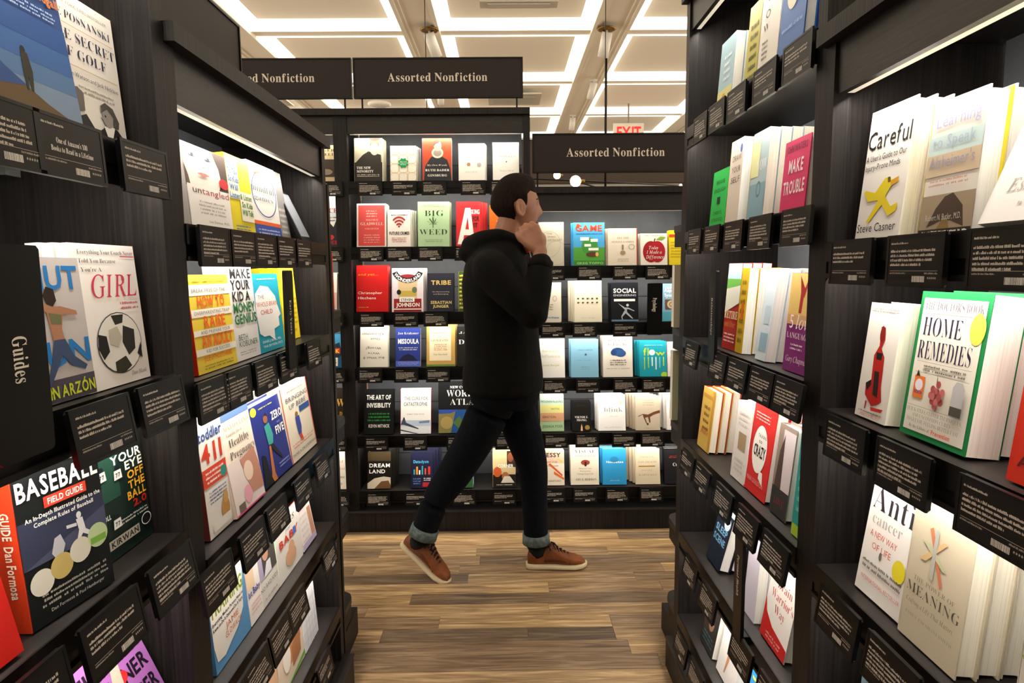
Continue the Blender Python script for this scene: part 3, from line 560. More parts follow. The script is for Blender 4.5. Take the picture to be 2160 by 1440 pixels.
row(S, 4, [
 (1142, 1191, 951, 'peach with orange scribbled strokes', '#e3b9a4', [('R',0,0,1,.62,'#e9dcc8'),('T','MESSY',.0,.85,.8,.12,'#2a2320','b'),('T','HOW TO BE',.2,.7,.64,.04,'#2a2320','s'),('T','DISORDER',.2,.75,.53,.04,'#2a2320','s'),('T','TIM HARFORD',.1,.85,.1,.05,'#2a2320','s'),P_((.3,.6),(.9,.25),(.92,.3),(.4,.62),'#cf5a2c'),P_((.55,.4),(1,.2),(.97,.15),(.55,.32),'#e0672e'),P_((.6,.8),(.95,.68),(.9,.64),'#c9c04a')], dict(n=1, white=1)),
 (1205, 1264, 944, 'cream with dark red head emblem', '#ddd3bf', [('T','VISUAL',.15,.88,.83,.08,'#3a3128','F'),('T','INTELLIGENCE',.15,.88,.73,.045,'#5a4a3a','F'),('E',.52,.58,.16,.07,'#8f3a2c'),('R',.49,.48,.56,.6,'#2e1a14'),('T','Sharpen Your',.28,.75,.41,.035,'#6b6256','F'),('T','Perception',.32,.7,.34,.035,'#6b6256','F'),('T','Change Your Life',.22,.8,.27,.035,'#6b6256','F'),('T','AMY E. HERMAN',.15,.9,.11,.06,'#3a3128','F')], dict(n=1, white=1, t=.03)),
 (1272, 1322, 948, 'vivid azure with tiny white title', '#2e8fc4', [('T','Nonsense',.15,.88,.6,.06,'#e0f0f8','b'),('E',.5,.7,.18,.08,'#2a7aa8'),('T','JAMIE HOLMES',.3,.7,.1,.025,'#bfe0f0','s')], dict(n=2, dx=-.009, white=1)),
 (1342, 1393, 948, 'tan with a single pencil drawing', '#cdbfa6', [('T','THINKING,',.15,.8,.74,.055,'#9a8c74','F'),('T','FAST AND SLOW',.12,.88,.6,.05,'#8a7c64','F'),('R',.12,.49,.75,.52,'#b07a2a'),P_((.75,.49),(.82,.505),(.75,.52),'#4a3a2a'),('T','DANIEL',.25,.7,.37,.045,'#9a8c74','F'),('T','KAHNEMAN',.12,.85,.24,.05,'#8a7c64','F')], dict(n=3, dx=-.011, white=1)),
 (1403, 1452, 947, 'black with red band of small print', '#1b191c', [('T','Curious',.35,1.0,.5,.09,WT,'f'),('L',.2,.95,.72,.8,2,'#a83a2c'),('T','IAN',.5,.8,.18,.05,'#b0aca8','F')], dict(n=1, white=1)),
], [1167, 1233, 1301, 1372])

# ---- near left bookcase (seen at a steep angle)
row(A, 0, [], [300], {})
row(A, 1, [
 (None, 180, None, 'big blue mountain runner', '#1d4380', [('R',0,.0,1,.2,'#7488a2'),('R',0,.2,1,.3,'#4f719b'),('R',0,.3,1,.42,'#37609a'),('R',0,.42,1,.55,'#27508e'),P_((0,.16),(.25,.2),(.6,.1),(1,.02),(1,0),(0,0),'#5f4a30'),P_((0,.3),(.2,.22),(.4,.16),(0,.12),'#2b4a82'),('E',.43,.34,.025,.02,K),P_((.4,.33),(.47,.33),(.49,.24),(.46,.14),(.44,.14),(.43,.22),(.41,.14),(.39,.14),(.39,.25),'#2e2a1c'),('T','TO RUN',.5,1.0,.93,.06,'#e07a20','b'),('T','Superathletes,',.3,.98,.86,.035,'#bcd0e8','b'),('T','Greatest Race the World',.05,.98,.80,.035,'#bcd0e8','b'),('T','Has Never Seen',.02,.6,.74,.035,'#bcd0e8','b'),('T','Christopher McDougall',.0,.97,.66,.045,'#e07a20','b'),('L',.1,.9,.56,.62,3,'#a8c0e0')], dict(w=.155, h=.235, d=.02, leanf=8, n=1)),
 (None, 305, (268, 47, 'r'), 'white golf book with grey portrait photo', '#eae4dc', [('T','NEW YORK TIMES BESTSELLER',.15,.9,.92,.02,'#8a8680','s'),('T','JOE POSNANSKI',.0,.93,.82,.055,'#2a2c4a','F'),('T','THE SECRET',.0,.96,.68,.07,'#30304e','F'),('T','OF GOLF',.1,.8,.57,.07,'#30304e','F'),('R',.2,.78,.95,.784,'#c9a070'),('R',.2,.51,.95,.514,'#c9a070'),('T','Tom Watson and Jack Nicklaus',.15,.94,.44,.03,'#4a4a4a','s'),('L',.3,.85,.34,.4,2,'#9a968e'),P_((.5,0),(.56,.12),(.68,.17),(.84,.16),(.96,.09),(1,0),'#26262a'),P_((.62,.16),(.7,.02),(.8,.17),WT),('E',.7,.23,.085,.075,'#9a9690'),P_((.6,.25),(.6,.3),(.68,.335),(.8,.31),(.88,.22),(.86,.17),(.79,.17),(.79,.24),(.7,.29),'#55534f'),('E',.66,.235,.012,.008,K),P_((.58,.215),(.62,.225),(.62,.2),'#9a9690'),P_((.2,0),(.22,.16),(.36,.2),(.46,.12),(.5,0),'#2a2a2e'),P_((.2,.2),(.35,.22),(.36,.34),(.28,.37),(.2,.36),'#6a6762')], dict(w=.15, d=.045, n=1)),
], [-25, 132, 292], {1: ('One of Amazon\'s 100','Books to Read in a Lifetime')})
row(A, 2, [
 (None, 14, None, 'pale red-lettered, cut off by the picture edge', '#cfc6bc', [('T','WIN',.5,.95,.3,.12,'#b8302a','b')], dict(w=.14, h=.2, n=0, leanf=10)),
 (60, 205, (68, 545, 'l'), 'leaping woman runner with blue letters', '#bdb6b4', [('R',0,0,1,.16,'#4a4450'),('T','SHUT',.0,.95,.78,.16,'#2374b8','b'),('T','UP',.0,.4,.58,.16,'#2374b8','b'),('T','AND',.0,.3,.45,.1,'#c8383a','b'),('T','RUN',.0,.98,.25,.17,'#2374b8','b'),P_((.4,.74),(.46,.8),(.56,.78),(.58,.7),(.52,.66),(.44,.68),'#2a1c18'),P_((.28,.8),(.34,.8),(.36,.7),(.5,.66),(.62,.66),(.85,.62),(.86,.59),(.64,.6),(.6,.5),(.62,.42),(.46,.42),(.44,.52),(.42,.62),(.28,.68),'#a8765a'),P_((.44,.62),(.62,.6),(.6,.53),(.46,.54),'#6a6a4a'),P_((.46,.43),(.62,.43),(.72,.3),(.9,.22),(.86,.19),(.66,.24),(.55,.32),(.42,.2),(.3,.1),(.26,.13),(.38,.26),'#3a4a6a'),P_((.18,.05),(.3,.12),(.34,.08),(.24,.02),'#b9c84a'),('T','ROBIN ARZ\u00d3N',.0,.97,.035,.08,'#c3cf32','b')], dict(n=0)),
 (None, 318, (282, 522, 'r'), 'white soccer ball with pink brush title', '#efe9e4', [('T','Everything Your Coach Never',.1,.97,.93,.03,'#3a3638','F'),('T','Told You Because',.1,.66,.87,.03,'#3a3638','F'),('T',"You're A",.12,.42,.81,.03,'#3a3638','F'),('R',.74,.915,.98,.922,'#c22b4f'),('T','GIRL',.22,.95,.63,.16,'#c8304f','i'),('L',.62,.95,.53,.6,2,'#c86a78'),('E',.55,.3,.36,.22,'#2a2a2a'),('E',.55,.3,.35,.213,'#e3e0da'),P_((.45,.5),(.65,.5),(.62,.44),(.5,.43),'#26251f'),P_((.62,.42),(.8,.38),(.78,.24),(.66,.2),(.58,.3),'#26251f'),P_((.22,.38),(.34,.36),(.36,.25),(.26,.2),(.2,.28),'#1c1c1a'),P_((.42,.17),(.6,.2),(.68,.12),(.56,.085),(.42,.1),'#2e2c18'),P_((.38,.4),(.52,.42),(.58,.34),(.5,.27),(.38,.3),'#b8b3a2'),P_((.8,.2),(.88,.28),(.88,.16),'#1c1c1a'),('T','Dan Blank',.66,.92,.05,.03,'#4a4644','i')], dict(w=.15, n=2, dx=-.003, t=.016)),
], [187, 318])
divider(A, 2, 42, 515, 965, 'Guides', 'wide black Guides divider panel beside the leaping runner book', .078, -.03, ux=(.36, .58))
row(A, 3, [
 (None, 52, None, 'plain glossy red book at the frame edge', '#b51c14', [('E',.3,.5,.1,.08,'#d8d0c8')], dict(w=.13, h=.2, d=.012, n=0, leanf=12)),
 (70, 232, (24, 975, 'l'), 'black baseball field guide with red spine', '#16191a', [('R',0,.35,1,.62,'#33384f'),P_((0,.35),(1,.52),(1,.35),'#4a5068'),('R',.05,.93,.6,.98,'#d5472c'),('L',.1,.85,.88,.92,1,'#cfcac0'),('T','BASEBALL',.02,.97,.74,.11,WT,'b'),('R',.3,.655,.8,.72,'#d0402c'),('T','FIELD GUIDE',.34,.76,.67,.035,WT,'b'),('T','An In-Depth Illustrated Guide to the',.08,.96,.61,.025,WT,'b'),('T','Complete Rules of Baseball',.16,.86,.57,.025,WT,'b'),('E',.66,.53,.03,.022,'#d9d9dc'),P_((.62,.51),(.7,.51),(.72,.43),(.82,.38),(.78,.37),(.68,.41),(.62,.37),(.6,.38),(.64,.44),'#dadadd'),P_((.5,.5),(.62,.49),(.62,.47),(.5,.48),'#d0d0d4'),P_((.35,.46),(.42,.47),(.46,.4),(.42,.35),(.34,.34),(.3,.38),'#b9bac2'),('E',.16,.25,.13,.075,'#d8d4c8'),('E',.39,.285,.13,.075,'#c4ad6a'),('E',.62,.32,.13,.075,'#d6d2c4'),('E',.85,.355,.13,.075,'#bcd0a0'),('R',.75,.31,.95,.35,'#7ab048'),('L',.08,.95,.1,.19,3,'#a8a49c'),('T','Dan Formosa & Paul Hamburger',.2,.85,.06,.02,'#d0ccc4','s')], dict(n=0, sp='#c83a1c', t=.03, tw=-8, w=.132, d=.03, spt=('GUIDE  Dan Formosa', '#efe2d0'))),
 (None, 335, (300, 905, 'r'), 'dark green football play-diagram', '#14241f', [('R',0,.5,.6,.9,'#1f4436'),('T','TAKE',.58,.97,.87,.07,WT,'b'),('T','YOUR',.52,.98,.78,.075,WT,'b'),('T','EYE',.7,.98,.69,.075,WT,'b'),('T','OFF',.72,.98,.6,.07,'#dba02c','b'),('T','THE',.72,.98,.51,.07,'#dba02c','b'),('T','BALL',.68,.98,.42,.07,'#dba02c','b'),('T','2.0',.75,.97,.34,.065,'#b02020','b')]+[e for (a,b) in ((.12,.62),(.36,.74),(.58,.7),(.48,.3)) for e in [('E',a,b+.05,.035,.022,'#101820'),P_((a-.06,b-.05),(a-.05,b+.03),(a+.05,b+.03),(a+.06,b-.05),'#dcdcd8'),('T','77',a-.035,a+.035,b-.03,.035,'#1a2430','b')]]+[('T','PETE CARROLL',.02,.4,.36,.04,WT,'b'),('R',.1,.1,.78,.18,'#a8a294'),('T','PAT KIRWAN',.13,.76,.115,.05,'#1a1a1a','b'),('E',.9,.18,.08,.055,WT),('E',.9,.18,.07,.047,K),('L',.5,.95,.25,.31,2,'#c8c4bc')], dict(w=.17, n=0, t=.02, d=.05)),
], [20, 205, 335])
row(A, 4, [
 (None, 372, (270, 1306, 'r'), 'pink-purple book with heavy black title', '#a868b4', [('T','THINNER',.02,.95,.72,.14,'#1c1420','b'),('T','LEANER',.2,.95,.52,.14,'#1c1420','b'),('E',.55,.6,.09,.06,'#cf2b2b'),P_((.3,.3),(.5,.8),(.6,.78),(.5,.3),'#d8b8a8'),('T','STRONGER',.05,.95,.3,.14,'#1c1420','b')], dict(w=.165, n=4, dx=-.01, white=1)),
], [.45, .6])
# ---- far left aisle bookcase
row(B, 0, [
 (404, 492, (402, 297, 'l'), 'white girl-portrait with red seal', '#f0ebe8', [('R',0,.5,1,1,'#f4e4da'),P_((0,.5),(.0,.75),(.07,.62),(.1,.5),'#5a463c'),P_((.74,.5),(.84,.62),(.8,.8),(.72,.9),(.66,1),(1,1),(1,.5),'#4f3d35'),('E',.2,.88,.085,.02,'#8fa3ae'),('E',.2,.88,.03,.018,'#4a5a66'),('E',.56,.88,.085,.02,'#8fa3ae'),('E',.56,.88,.03,.018,'#4a5a66'),P_((.1,.925),(.2,.945),(.3,.925),(.2,.935),'#8a6a58'),P_((.46,.925),(.56,.945),(.66,.925),(.56,.935),'#8a6a58'),P_((.38,.76),(.44,.765),(.48,.755),(.4,.75),'#d8a898'),P_((.26,.67),(.36,.69),(.4,.685),(.45,.69),(.55,.67),(.42,.645),'#cf7f7c'),('R',0,0,1,.52,'#f0ebe8'),('E',.88,.62,.12,.065,'#cf2b33'),('T','untangled',.1,.97,.43,.08,'#a83038','s'),('T','un',.1,.3,.43,.058,'#333','s'),('L',.2,.85,.18,.36,4,'#b0a8a0'),('T','Lisa Damour, Ph.D.',.4,.9,.09,.03,'#6b6864','s')], dict(n=1, white=1)),
 (492, 541, (480, 322, 'l'), 'yellow parenting book with blue and green title', '#e8d52a', [('R',.02,.45,.48,.95,'#f0ecd8'),('T','How',.05,.4,.86,.07,'#4a7ab8','b'),('T','To Talk',.05,.46,.76,.07,'#4a7ab8','b'),('T','So Kids',.05,.46,.66,.07,'#4a7ab8','b'),('T','Will',.08,.4,.56,.07,'#4a7ab8','b'),('T','Listen',.05,.46,.46,.07,'#4a7ab8','b'),('R',.44,.18,.98,.56,'#f0ecd8'),('T','& Listen',.46,.95,.46,.07,'#2c7a3a','b'),('T','So Kids',.5,.95,.36,.07,'#2c7a3a','b'),('T','Will Talk',.48,.96,.26,.07,'#2c7a3a','b'),('L',.1,.8,.05,.13,2,'#3a6aa8')], dict(n=1, sp='#e8d52a')),
 (541, 596, (518, 338, 'l'), 'white circle-ring games', '#f2efea', [('R',0,0,1,.17,'#2a4a9c'),('R',0,.17,1,.22,'#e0622a'),('O',.5,.6,.45,.32,.05,'#3a4a9c'),P_((.2,.87),(.5,.925),(.52,.91),(.22,.85),'#d8562c'),('T','mindful',.02,.88,.62,.1,'#6a7078','F'),('T','games',.1,.8,.5,.075,'#6a7078','F'),('L',.1,.9,.04,.13,2,'#b0c0e8')], dict(n=2, white=1)),
 (None, 616, (590, 370, 'r'), 'grey narrow book at the shelf end', '#6d6a6a', [('L',.1,.9,.1,.5,5,'#b5b0a8')], dict(w=.07, n=0, d=.06)),
], [446, 507, 555, 598, 636])
row(B, 1, [
 (420, 502, (408, 582, 'l'), 'yellow and white banded with orange title', '#dcc23c', [('R',0,.79,1,.9,'#e9e2d4'),('R',0,.57,1,.65,'#e9e2d4'),('R',0,.38,1,.44,'#e9e2d4'),('R',0,.18,1,.25,'#e9e2d4'),('L',.1,.9,.925,.96,1,'#a89a40'),('T','BREAK FREE OF THE',.05,.88,.82,.04,'#5a5650','s'),('T','HOW TO',.15,.82,.665,.12,'#dd5a1c','b'),('T','OVERPARENTING TRAP',.05,.93,.595,.035,'#5a5650','s'),('T','RAISE',.25,.78,.455,.12,'#dd5a1c','b'),('T','AND PREPARE YOUR',.15,.88,.395,.035,'#5a5650','s'),('T','AN ADULT',.15,.92,.26,.12,'#dd5a1c','b'),('T','KID FOR SUCCESS',.22,.82,.2,.035,'#5a5650','s'),('T','JULIE LYTHCOTT-HAIMS',.15,.85,.12,.05,'#dd6a1c','b'),('L',.1,.9,.03,.09,2,'#8a7a30')], dict(n=2, sp='#cc2f1a', t=.02)),
 (502, 551, (488, 560, 'l'), 'light grey with black and green capitals', '#dad6d4', [('T','MAKE',.08,.92,.86,.1,K,'b'),('T','YOUR',.08,.84,.74,.1,K,'b'),('T','KID A',.08,.8,.62,.1,K,'b'),('T','MONEY',.06,.96,.5,.1,'#1f6a3c','b'),('T','GENIUS',.06,.98,.38,.1,'#1f6a3c','b'),('T','BETH',.12,.5,.21,.06,'#2f5a44','s'),('T','KOBLINER',.12,.9,.14,.06,'#2f5a44','s'),('L',.12,.8,.05,.1,2,'#8a8884')], dict(n=1)),
 (551, 602, (530, 580, 'l'), 'teal with white child silhouette', '#1d9cb4', [P_((.05,.25),(.0,.5),(.03,.75),(.25,.85),(.55,.83),(.8,.7),(.85,.58),(.95,.45),(.85,.42),(.85,.3),(.62,.27),(.6,.12),(.4,.2),(.2,.2),'#e6e4e0'),('T','THE',.12,.35,.68,.05,'#8a8a8a','s'),('T','WHOLE-BRAIN',.05,.85,.58,.06,'#d0604a','s'),('T','CHILD',.15,.62,.48,.06,'#c8503c','s'),('T','DANIEL J. SIEGEL, M.D.',.1,.85,.12,.03,WT,'s'),('T','TINA BRYSON, PH.D.',.1,.9,.06,.03,WT,'s'),('L',.1,.9,.92,.95,1,WT)], dict(n=1, white=1)),
 (604, 634, (590, 567, 'l'), 'tall plain yellow book behind the divider', '#e9cf2c', [('R',.1,.1,.8,.14,'#c9b020'),('L',.7,.95,.2,.6,6,'#b0981c')], dict(n=2, white=0, d=.06)),
], [440, 491, 551, 599, 654])
divider(B, 1, 610, 570, 775, 'Early Years', 'narrow black Early Years divider in the left aisle bookcase', .05, -.02, ux=(.35, .7))
row(B, 2, [
 (445, 492, (428, 900, 'l'), 'toddler advice with plaid spine', '#e6e1da', [('T','toddler',.0,.98,.84,.09,'#2c4a8c','b'),('T','411',.05,.9,.64,.16,'#cf3a22','b'),('R',0,.44,1,.6,'#d2452c'),('L',.1,.9,.46,.58,3,WT),('E',.85,.5,.13,.05,'#2a8a80'),('L',.15,.9,.28,.4,4,'#4a5a90'),('E',.75,.17,.18,.1,'#b8894a'),('E',.8,.27,.1,.06,'#c49a5c'),('R',.15,.04,.95,.12,'#e9e4dc')], dict(n=0, t=.035, sp='#7a3a3a')),
 (None, 560, (520, 853, 'r'), 'peach and white maternity photo', '#e8d8c8', [('R',0,.93,1,1,'#5a76c0'),('R',0,.0,1,.52,'#dccfcb'),('T','MAYO CLINIC',.1,.98,.83,.05,'#d89a88','F'),('T','Guide to a',.15,.65,.77,.035,'#a08a80','F'),('T','Healthy',.18,.85,.66,.08,'#4a4240','F'),('T','Pregnancy',.15,.98,.54,.08,'#4a4240','F'),P_((.4,.5),(.9,.55),(1,.3),(1,.1),(.6,.12),(.5,.3),'#b98470'),('E',.6,.35,.15,.1,'#e3c9b9'),('E',.45,.14,.13,.09,'#e0a0b0'),('R',.1,.02,.3,.1,'#6b5c56'),P_((.0,0),(1,.0),(1,.02),(0,.02),'#cf4a78')], dict(w=.155, n=1, sp='#e6cfc4', t=.03, white=1, d=.02)),
 (560, 618, (522, 868, 'l'), 'indigo with lifted toddler', '#26307a', [('E',.12,.93,.09,.055,'#d8d03a'),('L',.25,.75,.92,.95,1,'#d8d03a'),('T','ZERO',.62,.98,.72,.1,WT,'b'),('T','to',.76,.86,.65,.03,'#7aa0d0','s'),('T','FIVE',.66,.96,.52,.1,WT,'b'),('E',.42,.78,.07,.05,'#8a5a3a'),P_((.4,.83),(.38,.8),(.46,.86),(.5,.8),'#3a2218'),P_((.34,.7),(.5,.72),(.56,.55),(.5,.44),(.36,.46),'#3f9a94'),P_((.5,.45),(.6,.35),(.72,.22),(.68,.2),(.5,.34),(.4,.44),'#1c1c2c'),P_((.36,.44),(.42,.44),(.38,.1),(.42,0),(.2,0),(.28,.12),'#b86f3c'),P_((.1,.4),(.2,.36),(.24,.1),(.3,0),(0,0),'#15151f'),('L',.55,.95,.1,.18,2,'#8a94c8')], dict(n=1, t=.025, white=1)),
 (618, 669, (588, 826, 'l'), 'cream airmail-border with tiny figure', '#e0d6c4', [('R',.97,0,1,1,'#c8584a'),('R',0,0,.03,1,'#c8584a'),('L',.2,.85,.9,.94,1,'#d89080'),('T','BRINGING',.12,.95,.78,.065,'#4a5670','s'),('T','UP B\u00c9B\u00c9',.2,.85,.68,.065,'#4a5670','s'),('R',.55,.58,.95,.66,'#2f4f8a'),('E',.42,.58,.05,.035,'#8a6a3a'),P_((.35,.55),(.5,.55),(.52,.4),(.48,.3),(.38,.3),(.36,.42),'#3a4a9a'),P_((.4,.3),(.48,.3),(.52,.2),(.44,.2),'#c83a2a'),('L',.1,.9,.16,.24,2,'#d89080'),('T','PAMELA DRUCKERMAN',.05,.95,.07,.04,'#4a4640','s')], dict(n=2, white=1, dx=-.004)),
 (545, 603, None, 'orange and white lattice tucked behind the indigo one', '#e0661f', [('R',.1+.2*i,0,.14+.2*i,1,'#f0e6dc') for i in range(4)]+[('R',0,.1+.15*i,1,.12+.15*i,'#f0e6dc') for i in range(6)], dict(n=0, d=.125, h=.26, leanf=9, w=.16)),
], [438, 515, 568, 623, 665])
row(B, 3, [
 (459, 530, (450, 1200, 'l'), 'blue potty training with white cloud', '#5a93c4', [P_((.0,.25),(.05,.1),(.25,.08),(.4,.12),(.65,.18),(.85,.3),(.9,.5),(.95,.7),(.85,.9),(.65,.92),(.5,.88),(.0,.85),'#e6e2da'),('T','POTTY',.02,.75,.66,.12,'#2f6a58','b'),('T','TRAINING',.0,.9,.5,.13,'#7f9a28','b'),('T','Everything Modern Parents Need to',.02,.88,.43,.03,K,'b'),('T','Know to Do It Once and Do It Right',.02,.86,.38,.03,K,'b'),('T','JAMIE',.35,.7,.29,.055,'#c86a3a','s'),('T','GLOWACKI',.3,.78,.21,.055,'#c86a3a','s')], dict(n=1)),
 (532, 554, (505, 1150, 'l'), "white baby's first with red seal", '#ebe4de', [('R',.0,.4,.6,.95,'#e3c4a8'),('E',.7,.82,.25,.08,'#cf3a33'),('T','1st Baby',.0,.95,.32,.07,'#3a3a8c','b'),('L',.1,.9,.1,.25,3,'#d8a8a0')], dict(n=0, w=.072)),
 (554, 592, (527, 1130, 'l'), 'photo of child by a window', '#d8d4ce', [('R',0,.34,1,1,'#4a4644'),('R',0,.34,.3,1,'#a8a0b8'),('E',.5,.62,.15,.1,'#c0927a'),P_((.3,.34),(.5,.5),(.7,.5),(.7,.34),'#d8d8e0'),P_((.35,.65),(.4,.78),(.62,.76),(.6,.66),'#3a2820'),('T','NO BAD KIDS',.05,.95,.2,.05,'#6a645e','s'),('L',.1,.9,.05,.12,1,'#a8a29a')], dict(n=1, white=1)),
 (592, 640, (574, 1090, 'l'), 'white rules book with baby on red letters', '#e6e1db', [('R',.1,.88,.9,.98,'#d8432e'),('T','rules',.2,.8,.68,.12,'#3a3a3a','i'),('T','for',.4,.6,.6,.05,'#3a3a3a','i'),('T','BABY',.1,.9,.45,.11,'#c83a2a','b'),('R',.68,.45,.78,.56,'#3a6ac0'),('E',.5,.22,.22,.12,'#d8a888'),('E',.55,.34,.12,.08,'#d8a888')], dict(n=2, sp='#cfe0c0', t=.02, white=1)),
 (642, 668, (615, 1050, 'l'), 'pale floral pregnancy', '#dcd3d0', [('T','PREGNANCY',.05,.98,.82,.08,'#7a9aa0','F'),('R',.7,.1,.95,.6,'#b08068'),('L',.1,.6,.1,.7,6,'#c8bcb8'),('R',0,0,1,.1,'#a89ab8')], dict(n=0)),
], [472, 522, 571, 609, 678])
row(B, 4, [
 (548, 592, (530, 1372, 'l'), 'close-up smiling baby face', '#d8b090', [('E',.5,.6,.42,.35,'#e0b090'),('E',.35,.66,.06,.03,'#3a3028'),('E',.65,.66,.06,.03,'#3a3028'),('E',.5,.5,.12,.04,'#c07860'),('R',0,0,1,.2,'#e6e6ea'),('E',.5,.1,.2,.07,'#e0622a')], dict(n=0)),
 (596, 644, (580, 1330, 'l'), 'mother and newborn breastfeeding photo', '#e0cdb8', [('R',0,.85,1,1,'#e9dcae'),P_((.1,.85),(.6,.9),(.9,.7),(.9,.4),(.6,.2),(.2,.3),'#c98c64'),('E',.55,.7,.2,.12,'#dba47c'),P_((.5,.45),(.9,.55),(.85,.2),(.5,.15),'#a8704c'),('E',.3,.4,.15,.2,'#ece4dc'),P_((.2,0),(1,.12),(1,.05),(.4,0),'#6aae4a')], dict(n=0)),
 (646, 672, (640, 1270, 'l'), 'white quilted pattern', '#dedfe6', [('R',0,.16*i,1,.16*i+.012,'#c4c6d2') for i in range(1,6)]+[('R',.2*i,0,.2*i+.02,1,'#c4c6d2') for i in range(1,5)], dict(n=0)),
], [500, 590, 668])

# ---- far right aisle bookcase
row(C, 0, [
 (1510, 1540, (1524, 97, 'l'), 'blue and yellow watercolour', '#9fc0cc', [('R',0,0,1,.3,'#d8d28a'),('E',.45,.15,.16,.09,'#d0a040'),('L',.3,.8,.4,.8,4,'#e8f0f0')], dict(n=2, white=1)),
 (1567, 1590, (1582, 20, 'l'), 'olive and cream zine', '#b8b04a', [('L',.2,.8,.1,.8,6,'#4a4a20')], dict(n=0, white=1, w=.08)),
 (1592, 1634, (1608, -30, 'l'), 'pale grey with spaced black letters', '#dcd6cc', [('T','N',.2,.4,.75,.08,K,'F'),('T','O',.25,.5,.6,.08,K,'s'),('T','W',.2,.5,.48,.07,K,'F'),('L',.2,.5,.2,.4,4,'#6a665e')], dict(n=2, white=1, h=.23)),
 (1637, 1690, (1650, -80, 'l'), 'royal blue with cream oval', '#2c5fa8', [('E',.45,.62,.25,.17,'#e0d6c0'),('L',.25,.7,.6,.66,1,'#8a8474'),('L',.1,.9,.28,.34,1,'#8ab0dc')], dict(n=2, white=1, h=.24, hard=1)),
], [1483, 1518, 1560, 1620, 1690])
row(C, 1, [
 (1495, 1526, (1507, 367, 'l'), 'bright green book', '#25b04c', [('T','BRAVE',.25,.8,.76,.07,'#10401c','s'),('T','ENOUGH',.15,.88,.62,.07,'#10401c','s'),('R',.4,.42,.6,.54,'#10301a'),('T','CHERYL',.2,.8,.24,.06,'#10401c','s'),('T','STRAYED',.15,.88,.12,.06,'#10401c','s')], dict(n=1, hard=1)),
 (1528, 1553, (1543, 303, 'l'), 'beige brush lettered', '#cfc2b4', [('T','DRAW',.2,.9,.75,.07,'#5a4a44','s'),('T','YOUR',.2,.9,.62,.07,'#5a4a44','s'),('T','SELF',.2,.9,.5,.07,'#5a4a44','s'),('E',.85,.88,.08,.05,'#3a4a9c')], dict(n=2, white=1, w=.09, sp='#e3c43c')),
 (1574, 1602, (1588, 286, 'l'), 'misty blue and yellow', '#a8bcc0', [('R',0,.5,.5,.9,'#d8d6a0'),('T','NOW',.35,.98,.56,.12,'#e6eae6','F'),('R',0,0,1,.42,'#7fa0ae'),('O',.6,.35,.14,.09,.3,'#5a7a88')], dict(n=4, w=.095)),
 (1643, 1690, (1656, 305, 'l'), 'hot pink with carved white title', '#cf2a62', [('T','JOHN WATERS',.08,.9,.84,.09,'#7a1438','b'),('T','MAKE',.22,.8,.56,.17,'#f2d6dc','b'),('T','TROUBLE',.08,.92,.28,.17,'#f2d6dc','b')], dict(n=0, hard=1, w=.115)),
 (1694, 1716, (1710, 290, 'l'), 'thin light blue', '#b8c6d4', [], dict(n=1, white=1, w=.05, d=.05)),
], [1473, 1510, 1556, 1613, 1690])
row(C, 2, [
 (1522, 1549, (1530, 557, 'l'), 'red and green cyclist landscape', '#a8201c', [('R',0,.8,1,1,'#b0cce0'),('R',0,.68,1,.82,'#6ab04a'),P_((0,.42),(1,.55),(1,.75),(0,.7),'#d8d6c8'),('T','RETIRE',.0,.98,.36,.09,'#f0e4b0','f'),('T','and Over',.1,.85,.26,.07,'#e09030','i'),('L',.1,.9,.08,.2,3,'#e8d8d0')], dict(n=2, w=.10, white=1)),
 (1549, 1563, (1566, 567, 'l'), 'mustard yellow with orange mark', '#d0a824', [('L',.2,.8,.1,.9,7,'#7a6414'),('R',.4,.4,.7,.6,'#d85a1c')], dict(n=3, w=.05, white=1)),
 (1592, 1618, (1622, 570, 'l'), 'icy blue photo', '#c6d2dc', [('R',.2,.1,.9,.3,'#8aa6b8'),('R',.3,.4,.8,.6,'#b0c0cc')], dict(n=4, w=.06, white=1)),
 (1650, 1696, (1672, 578, 'l'), 'purple and yellow sunset with red figure', '#7d2a72', [('R',0,.55,1,1,'#d5b46a'),('R',0,.48,1,.58,'#c99a6a'),P_((.35,.98),(.42,.8),(.4,.6),(.5,.6),(.55,.85),(.7,1.0),(.72,.97),(.55,.75),'#a02c28'),('T','5 love',.1,.95,.44,.14,'#efe2e6','i'),('T','LANGUAGES',.05,.97,.34,.06,'#efe2e6','F'),('L',.2,.7,.22,.3,2,'#e6d0dc'),('T','Gary Chapman',.1,.92,.1,.06,'#efe2e6','i')], dict(n=1, w=.12, white=1)),
], [1473, 1530, 1572, 1624, 1682])
divider(C, 2, 1506, 570, 772, 'Relationships', 'narrow black Relationships divider in the right aisle bookcase', .05, -.02, ux=(.33, .72))
